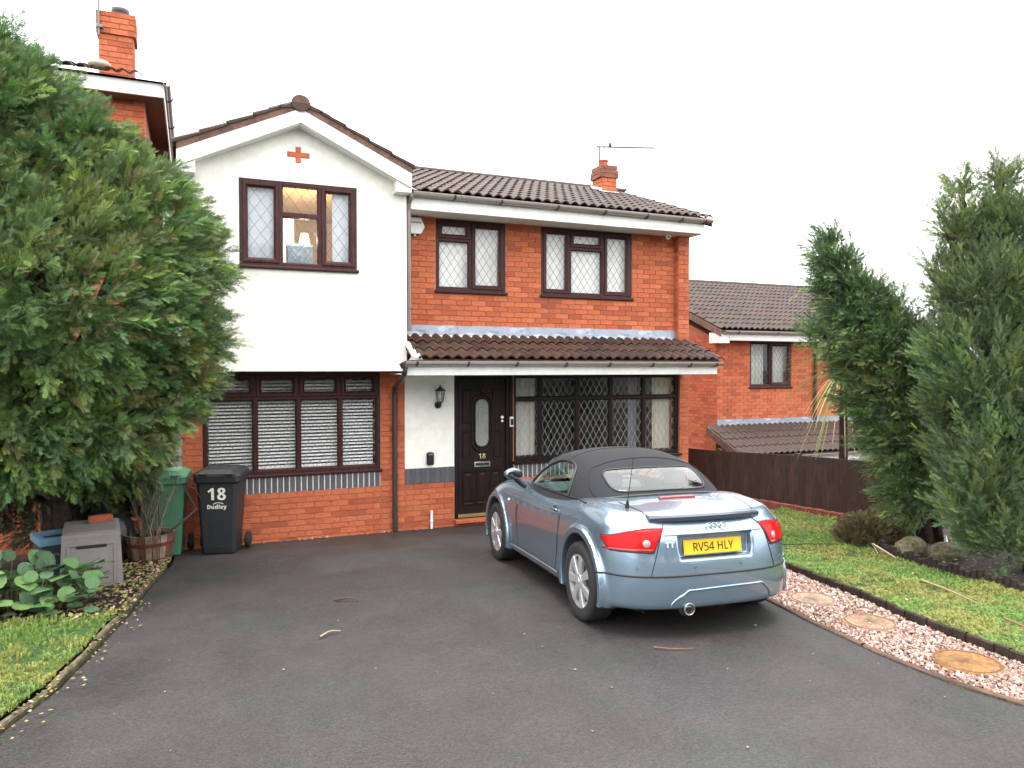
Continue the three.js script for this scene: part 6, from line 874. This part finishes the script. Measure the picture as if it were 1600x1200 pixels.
  const sideHole = (x, y, z) => Math.abs(z) > 0.40 && x > 0.595 && x < 1.60 && y > 0.935 && y < topEdge(x) - 0.008, quarterHole = (x, y, z) => Math.abs(z) > 0.40 && x > 1.52 && x < 1.78 && y > 0.95 && y < hoodTop(x) - 0.125, backHole = (x, y, z) => { const a = z / 0.452, b = (y - 1.086) / 0.078; return x < 0.55 && Math.pow(Math.abs(a), 7) + Math.pow(Math.abs(b), 4) < 1; };
  const soft = part('soft_top', pick(H, (x, y, z) => outBody(x, y, z) && x < 1.40 && !sideHole(x, y, z) && !backHole(x, y, z)), M.hood, car);
  part('windscreen_frame', pick(H, (x, y, z) => outBody(x, y, z) && x >= 1.40 && !screen(x, y, z) && !sideHole(x, y, z) && !quarterHole(x, y, z)), M.trim, car); part('windscreen', pick(H, (x, y, z) => outBody(x, y, z) && screen(x, y, z)), M.sideGlass, car);
  // side windows, quarter lights and roof seams
  for (const s of [-1, 1]) {
    const lowY = (x) => deckSide(x), deckSide = (x) => 0.925 + 0.004 * x, topY = spl([[0.575, 0.98], [0.61, 1.09], [0.67, 1.15], [0.77, 1.188], [0.90, 1.202], [1.07, 1.196], [1.24, 1.155], [1.42, 1.070], [1.56, 1.00], [1.66, 0.945]]);
    const cols = steps(0.577, 1.63, 34).map((x) => steps(0, 1, 9).map((t) => side(hoodF, x, lerp(lowY(x), Math.max(lowY(x) + 0.004, topY(x)), t), s, 0.006)));
    part('side_window', patch(cols, 0, hoodF, 0.012), M.sideGlass, car);
    const rim = [...steps(0.570, 1.64, 26).map((x) => side(hoodF, x, topY(x) + 0.004, s, 0.006))]; rim.unshift(side(hoodF, 0.567, lowY(0.57), s, 0.006)); part('window_seal', line(rim, 0.012, 90), M.trim, car);
    part('belt_trim', line(steps(0.10, 1.68, 20).map((x) => side((a, b, c) => smin(hoodF(a, b, c), bodyF(a, b, c), 0.005), x, 0.928, s, 0.002)), 0.007, 60), M.trim, car);
    part('quarter_light', patch(steps(1.46, 1.80, 10).map((x) => steps(0, 1, 4).map((t) => side(hoodF, x, lerp(lerp(1.10, 0.945, (x - 1.46) / 0.2) < 0.94 ? 0.94 : lerp(1.10, 0.945, (x - 1.46) / 0.2), hoodTop(x) - 0.115, t), s, 0.006))), 0, hoodF, 0.01), M.sideGlass, car);
    part('windscreen_pillar', line([[1.36, 1.235], [1.55, 1.13], [1.75, 1.005], [1.92, 0.90]].map(([x, y]) => side(hoodF, x, y - 0.03, s, 0.004)), 0.016, 30), s < 0 ? M.paint : M.trim, car);
    part('roof_seam', line(steps(0.06, 1, 18).map((t) => { const a = t * 1.0; return side(hoodF, lerp(0.14, 0.50, Math.pow(a, 0.8)), lerp(0.95, 1.17, Math.pow(a, 1.1)), s, 0.0015); }), 0.006, 50), M.hood, soft);
  }
  part('roof_seam', [line(steps(-0.50, 0.50, 24).map((z) => above(hoodF, 0.50 + 0.02 * (1 - (z / 0.5) ** 2), z, 0.0015)), 0.006, 70), line(steps(-0.52, 0.52, 24).map((z) => above(hoodF, 0.92, z, 0.0010)), 0.005, 70), line(steps(-0.53, 0.53, 24).map((z) => above(hoodF, 1.36, z, 0.0015)), 0.008, 70)], M.hood, soft);
  // heated rear window: rounded panel in the back of the roof
  { const sq = (u, v) => [u * Math.sqrt(1 - 0.22 * v * v * v * v), v * Math.sqrt(1 - 0.16 * Math.pow(u, 6))], at = (u, v, e) => { const [a, b] = sq(u, v); return rear(hoodF, 1.080 + 0.084 * b + 0.012 * (1 - a * a), 0.470 * a, e); };
    part('rear_window', patch(steps(-1, 1, 14).map((v) => steps(-1, 1, 36).map((u) => at(u, v, 0.005))), 0, hoodF, 0.014), M.rearGlass, car);
    const ring = [...steps(-1, 1, 20).map((u) => at(u, -1, 0.004)), ...steps(-0.9, 1, 8).map((v) => at(1, v, 0.004)), ...steps(0.9, -1, 20).map((u) => at(u, 1, 0.004)), ...steps(0.9, -1, 8).map((v) => at(-1, v, 0.004))]; part('window_seal', line(ring, 0.007, 160), M.trim, car); }
  part('roof_hem', line(steps(-1, 1, 40).map((t) => { const z = 0.64 * t; let x = -0.25; while (x < 0.6 && hoodF(x, deck(x) - 0.060 * Math.pow(Math.abs(z) / 0.8, 2.2) + 0.01, z) > 0) x += 0.005; return [x - 0.004, deck(x) - 0.060 * Math.pow(Math.abs(z) / 0.8, 2.2) + 0.006, z]; }), 0.012, 120), M.trim, soft);
  part('brake_light', (() => { const rows = steps(-0.155, -0.12, 4).map((x) => steps(-0.17, 0.17, 16).map((z) => above(bodyF, x, z, 0.020 - 90000 * (x + 0.1375) ** 4))); return patch(rows, 0, bodyF, 0.02); })(), M.darkRed, boot);
  // tail lamps
  const L0 = 0.255, L1 = 0.80;
  for (const s of [-1, 1]) {
    const inner = (v) => lerp(0.515, 0.445, v), outer = 0.94, yl = (an) => 0.646 + 0.02 * (an - 0.45), yh = (an) => lerp(0.818, 0.750, sstep(0.55, 0.95, an));
    const rows = steps(0, 1, 10).map((v) => steps(0, 1, 26).map((u) => { const an = lerp(inner(v), outer - 0.10 * (1 - v), u); return wrap(lerp(yl(an), yh(an), v), s * an, 0.006); }));
    const lamp = part('tail_lamp', patch(rows, 0, bodyF, 0.02), M.redLens, car);
    part('lamp_band', patch(steps(0.03, 0.15, 2).map((v) => steps(0.03, 0.93, 20).map((u) => { const an = lerp(inner(v), outer, u); return wrap(lerp(yl(an), yh(an), v), s * an, 0.0085); })), 0, bodyF, 0.002), M.darkRed, lamp);
    const c = wrap(0.715, s * 0.565, 0.006), g = gradient(bodyF, ...c), rl = new THREE.Mesh(); const lens = part('reversing_light', new THREE.SphereGeometry(0.029, 20, 12).scale(1, 1, 0.22), mat(0.30, 0.26, 0.26, 0.25, { clearcoat: 0.4, metalness: 0.2 }), lamp); lens.position.set(...c); lens.quaternion.setFromUnitVectors(new V3(0, 0, 1), new V3(g[0], g[1], g[2]));
    part('lamp_seal', line([...steps(0, 1, 12).map((u) => { const an = lerp(inner(1), outer, u); return wrap(yh(an), s * an, 0.003); }), ...steps(1, 0, 10).map((u) => { const an = lerp(inner(0), outer - 0.10, u); return wrap(yl(an), s * an, 0.003); }), ...steps(0.1, 1, 4).map((v) => wrap(lerp(yl(inner(v)), yh(inner(v)), v), s * inner(v), 0.003))], 0.0045, 120), M.gap, lamp);
    // shut lines: dark tubes laid on the skin as the shade inside panel gaps
    part('boot_gap_shade', line([...steps(0.47, 0.86, 12).map((y) => wrap(y, s * lerp(0.535, 0.445, clamp((y - 0.47) / 0.37, 0, 1)), 0.0012)), ...steps(-0.50, -0.14, 8).map((x) => above(bodyF, x, s * lerp(0.485, 0.55, (x + 0.5) / 0.36), 0.0012))], 0.0035, 90), M.gap, boot);
    part('door_gap_shade', line([[0.53, 0.90], [0.525, 0.78], [0.53, 0.60], [0.56, 0.42], [0.62, 0.28]].map(([x, y]) => side(bodyF, x, y, s, 0.001)), 0.0035, 40), M.gap, s < 0 ? doorL : doorR); part('door_gap_shade', line([[1.72, 0.90], [1.735, 0.7], [1.73, 0.5], [1.68, 0.28]].map(([x, y]) => side(bodyF, x, y, s, 0.001)), 0.0035, 40), M.gap, s < 0 ? doorL : doorR);
    part('sill_strip', line(steps(0.55, 1.95, 12).map((x) => side(bodyF, x, 0.262, s, 0.002)), 0.007, 40), mat(0.42, 0.46, 0.50, 0.25, { metalness: 0.6, clearcoat: 1 }), body);
    part('sill_gap_shade', line(steps(0.42, 1.98, 12).map((x) => side(bodyF, x, 0.278, s, 0.0008)), 0.003, 40), M.gap, body);
    part('arch_gap_shade', line(steps(0.62, 2.55, 14).map((a) => side(bodyF, -0.448 * Math.cos(a) + 0.0, WR + 0.448 * Math.sin(a), s, 0.001)).filter((p) => p[0] < -0.15), 0.0032, 50), M.gap, body);
    const hp = side(bodyF, 0.68, 0.80, s, -0.004), dh = part('door_handle', new THREE.SphereGeometry(1, 20, 12).scale(0.052, 0.040, 0.010).translate(...hp), M.gap, s < 0 ? doorL : doorR); part('handle_bar', new THREE.CapsuleGeometry(0.013, 0.11, 6, 12).rotateZ(PI / 2).scale(1, 1, 0.8).translate(hp[0] - 0.005, hp[1] + 0.006, hp[2] + s * 0.016), M.paint, s < 0 ? doorL : doorR);
    const ip = side(bodyF, 2.02, 0.72, s, 0.002); part('side_repeater', new THREE.SphereGeometry(0.024, 16, 10).scale(1, 0.7, 0.35).translate(...ip), mat(0.75, 0.72, 0.68, 0.2, { clearcoat: 1 }), body);
    // mirror
    const mx = 1.60, my = 1.035, mz = s * 0.905, mir = part('door_mirror', new THREE.SphereGeometry(1, 28, 20).scale(0.066, 0.062, 0.098).translate(mx + 0.03, my, mz), M.paint, car); part('mirror_stalk', limb([[mx + 0.03, my - 0.05, mz - s * 0.03], [mx + 0.03, my - 0.10, mz - s * 0.09], [mx + 0.02, my - 0.13, mz - s * 0.14]], 0.028, 0.034, 8), M.trim, mir);
    part('mirror_glass', new THREE.SphereGeometry(1, 28, 14).scale(0.010, 0.050, 0.084).translate(mx - 0.034, my, mz), mat(0.10, 0.11, 0.12, 0.04, { metalness: 0.9 }), mir);
  }
  const bumpY = (an) => 0.470 + 0.004 * Math.cos(an);
  part('bumper_gap_shade', line(steps(-1.26, 1.26, 60).map((an) => wrap(bumpY(an), an, 0.0012)), 0.0075, 200), M.gap, bump);  // dark tubes here too, standing for the shade in the seams
  part('boot_top_gap_shade', line(steps(-0.44, 0.44, 20).map((an) => wrap(0.770, an, 0.0012)), 0.0032, 80), M.gap, boot);
  // spoiler lip on the boot edge
  { const ring = steps(-0.50, 0.50, 30).map((z) => { const p = rear(bodyF, 0.868, z, 0.0), e = Math.pow(Math.abs(z) / 0.5, 4), w = 0.048 * (1 - 0.55 * e), h = 0.018 * (1 - 0.6 * e); return [[p[0] + 0.045, p[1] + 0.030], [p[0] - w * 0.4, p[1] + 0.020 + h], [p[0] - w, p[1] + 0.012 + h * 0.8], [p[0] - w, p[1] - 0.002], [p[0] - 0.01, p[1] - 0.022], [p[0] + 0.03, p[1] - 0.008], [p[0] + 0.045, p[1] + 0.030]].map(([x, y]) => [x, y, z]); }), q = []; for (let i = 0; i < ring.length - 1; i++) for (let k = 0; k < 6; k++) q.push([ring[i][k], ring[i + 1][k], ring[i + 1][k + 1], ring[i][k + 1]]); for (const e of [ring[0], ring[ring.length - 1]]) for (let k = 1; k < 5; k++) q.push([e[0], e[k], e[k + 1]]); part('spoiler', soup(q), mat(0.018, 0.026, 0.042, 0.4, { clearcoat: 0.4 }), boot); }
  // plate, badges, sensors, exhaust
  { const cv = document.createElement('canvas'); cv.width = 1024; cv.height = 220; const c = cv.getContext('2d'); c.fillStyle = '#e9b21a'; c.fillRect(0, 0, 1024, 220); c.fillStyle = '#1a1712'; c.font = '176px sans-serif'; c.textAlign = 'center'; c.textBaseline = 'middle'; c.save(); c.translate(512, 114); c.scale(1.0, 1.0); c.fillText('RV54 HLY', 0, 0); c.lineWidth = 7; c.strokeStyle = '#1a1712'; c.strokeText('RV54 HLY', 0, 0); c.restore(); c.lineWidth = 4; c.strokeStyle = '#5a4310'; c.strokeRect(6, 6, 1012, 208); const t = new THREE.CanvasTexture(cv); t.colorSpace = THREE.SRGBColorSpace;
    const p = rear(bodyF, 0.672, 0, 0), pg = new THREE.PlaneGeometry(0.505, 0.108), pl = part('number_plate', cbx(-0.26, 0.26, -0.0555, 0.0555, -0.004, 0.004, 0.002), mat(0.60, 0.40, 0.03, 0.4), car); pl.position.set(p[0] - 0.012, 0.668, 0); pl.rotation.set(0, -PI / 2, 0); pl.rotateX(-0.14); const face = part('plate_face', pg, mat(1, 1, 1, 0.35, { map: t }), pl); face.position.z = 0.0048;
    const em = part('ring_emblem', [0, 1, 2, 3].map((k) => new THREE.TorusGeometry(0.027, 0.0048, 8, 28).translate((k - 1.5) * 0.040, 0, (k % 2) * 0.002)), mat(0.30, 0.31, 0.33, 0.2, { metalness: 1 }), boot), q = rear(bodyF, 0.812, 0.02, 0.006); em.position.set(...q); em.rotation.set(0, -PI / 2, 0); em.rotateX(-0.25);
    const tg = part('boot_lettering', text3('TT', 0.040, 0.005).scale(1.25, 1, 1), mat(0.62, 0.63, 0.64, 0.35, { metalness: 0.4 }), boot), w = rear(bodyF, 0.705, -0.40, 0.003); const gr = gradient(bodyF, ...w), zn = new V3(gr[0], gr[1], gr[2]), xn = new V3().crossVectors(UP, zn).normalize(); tg.applyMatrix4(new THREE.Matrix4().makeBasis(xn, new V3().crossVectors(zn, xn), zn).setPosition(...w));
    for (const z of [-0.62, -0.21, 0.21, 0.62]) { const an = Math.asin(z / 1.05), c2 = wrap(0.535, an, 0.001), g = gradient(bodyF, ...c2), o = part('parking_sensor', new THREE.CylinderGeometry(0.012, 0.012, 0.006, 18).rotateX(PI / 2), mat(0.10, 0.14, 0.18, 0.4, { metalness: 0.4, clearcoat: 0.6 }), bump); o.position.set(...c2); o.quaternion.setFromUnitVectors(new V3(0, 0, 1), new V3(...g.slice(0, 3))); }
    // lower valance with raised moulding
    const arch = [...steps(0.245, 0.335, 5).map((y) => [y, -0.40 + 0.10 * Math.pow((y - 0.245) / 0.09, 2)]), ...steps(-0.26, 0.40, 16).map((z) => [0.362 + 0.01 * Math.sin((z + 0.26) * 3), z]), ...steps(0.335, 0.26, 4).map((y) => [y, 0.50 - 0.05 * Math.pow((y - 0.26) / 0.075, 2)])]; part('valance_moulding', line(arch.map(([y, z]) => rear(bodyF, y, z, 0.001)), 0.009, 120), M.paint, bump);
    part('exhaust', [new THREE.LatheGeometry([[0.030, 0.16], [0.040, 0.14], [0.042, 0], [0.045, -0.006], [0.045, -0.012], [0.038, -0.012], [0.036, 0.10], [0.001, 0.10]].map((a) => new THREE.Vector2(...a)), 28).rotateZ(-PI / 2).translate(-0.725, 0.222, -0.255)], mat(0.42, 0.42, 0.42, 0.3, { metalness: 0.9 }), car); part('exhaust_surround', new THREE.TorusGeometry(0.060, 0.018, 10, 28).rotateY(PI / 2).translate(-0.69, 0.236, -0.255), M.gap, bump); part('exhaust_bore', new THREE.CircleGeometry(0.036, 24).rotateY(-PI / 2).translate(-0.700, 0.222, -0.255), M.gap, car);
    const ap = above(bodyF, -0.31, -0.56, 0); part('antenna', [limb([ap, [ap[0] - 0.012, ap[1] + 0.06, ap[2]]], 0.020, 0.007, 10), limb([[ap[0] - 0.012, ap[1] + 0.05, ap[2]], [ap[0] - 0.085, ap[1] + 0.40, ap[2] + 0.02]], 0.0042, 0.0022, 6)], M.black, car); }
  // cabin behind the glass
  { M.leather = mat(0.050, 0.050, 0.054, 0.6, { bumpMap: rep(T.fine, 5), bumpScale: 0.002 });
    for (const q of [-0.34, 0.34]) { const st = part('seat', [cbx(0.62, 1.12, 0.40, 0.56, q - 0.24, q + 0.24, 0.06), cbx(0.50, 0.64, 0.42, 0.98, q - 0.23, q + 0.23, 0.06).applyMatrix4(new THREE.Matrix4().makeTranslation(0.57, 0.42, 0).multiply(new THREE.Matrix4().makeRotationZ(0.20)).multiply(new THREE.Matrix4().makeTranslation(-0.57, -0.42, 0)))], M.leather, car); part('headrest', cbx(0.42, 0.50, 0.98, 1.13, q - 0.12, q + 0.12, 0.035), M.leather, st);; }
    part('dashboard', cbx(1.55, 1.95, 0.60, 0.90, -0.66, 0.66, 0.05), M.leather, car); part('steering_wheel', new THREE.TorusGeometry(0.18, 0.016, 8, 32).rotateY(PI / 2).rotateZ(-0.4).translate(1.42, 0.84, 0.34), M.leather, car); part('bulkhead', cbx(-0.05, 0.30, 0.40, 0.86, -0.66, 0.66, 0.03), M.leather, car); }
  // wheels
  const wheelProto = (() => {
    const g = new THREE.Group(), P = (a) => a.map((q) => new THREE.Vector2(...q));
    part('tyre', new THREE.LatheGeometry(P([[0.212, -0.095], [0.225, -0.103], [0.275, -0.108], [0.303, -0.100], [0.316, -0.080], [0.318, -0.04], [0.318, 0.04], [0.316, 0.080], [0.303, 0.100], [0.275, 0.108], [0.225, 0.103], [0.212, 0.095]]), 64).rotateX(PI / 2), M.rubber, g);
    part('rim', new THREE.LatheGeometry(P([[0.195, -0.09], [0.218, -0.098], [0.2225, -0.094], [0.2225, -0.10], [0.200, -0.088], [0.185, 0.06], [0.19, 0.09], [0.215, 0.098]].map(([r, z]) => [r, z])), 56).rotateX(PI / 2), M.alloy, g);
    const sp = []; for (let k = 0; k < 7; k++) { const s = new THREE.Shape([[-0.018, 0.035], [-0.022, 0.10], [-0.034, 0.205], [-0.018, 0.213], [0.018, 0.213], [0.034, 0.205], [0.022, 0.10], [0.018, 0.035]].map((p) => new THREE.Vector2(...p))), e = new THREE.ExtrudeGeometry(s, { depth: 0.022, bevelEnabled: true, bevelSize: 0.005, bevelThickness: 0.006, bevelSegments: 2 }); e.translate(0, 0, -0.094); e.rotateZ(k / 7 * 2 * PI + 0.2); sp.push(e); } const SPK = sp; for (const e of SPK) part('spoke', e, M.alloy, g);
    part('hub_cap', [new THREE.CylinderGeometry(0.062, 0.072, 0.05, 28).rotateX(-PI / 2).translate(0, 0, -0.078), new THREE.SphereGeometry(0.03, 18, 10).scale(1, 1, 0.3).translate(0, 0, -0.104)], M.alloy, g);
    part('brake_disc', new THREE.CylinderGeometry(0.145, 0.145, 0.012, 32).rotateX(PI / 2).translate(0, 0, -0.055), mat(0.09, 0.085, 0.08, 0.5, { metalness: 0.7 }), g); part('spoke_shade_disc', new THREE.CylinderGeometry(0.188, 0.188, 0.02, 32).rotateX(PI / 2).translate(0, 0, -0.040), M.gap, g);  // the black disc stands for the shade between and behind the spokes
    return g;
  })();
  for (const [x, z] of [[0, -0.765], [0, 0.765], [WB, -0.765], [WB, 0.765]]) { const w = wheelProto.clone(); w.name = 'wheel'; w.position.set(x, WR - 0.004, z); w.rotation.y = z > 0 ? PI : 0; w.rotation.z = x ? 0.5 : 0; car.add(w); }
  for (const [x, q] of [[0, -1], [0, 1], [WB, -1], [WB, 1]]) part('wheel_arch_liner', [new THREE.CylinderGeometry(0.392, 0.392, 0.30, 36, 1, true, PI / 2, PI).rotateX(PI / 2).translate(x, WR, q * 0.70), new THREE.CircleGeometry(0.392, 36, 0, PI).translate(x, WR, q * 0.575)], M.gap, car);
}
renderer.render(scene, camera);
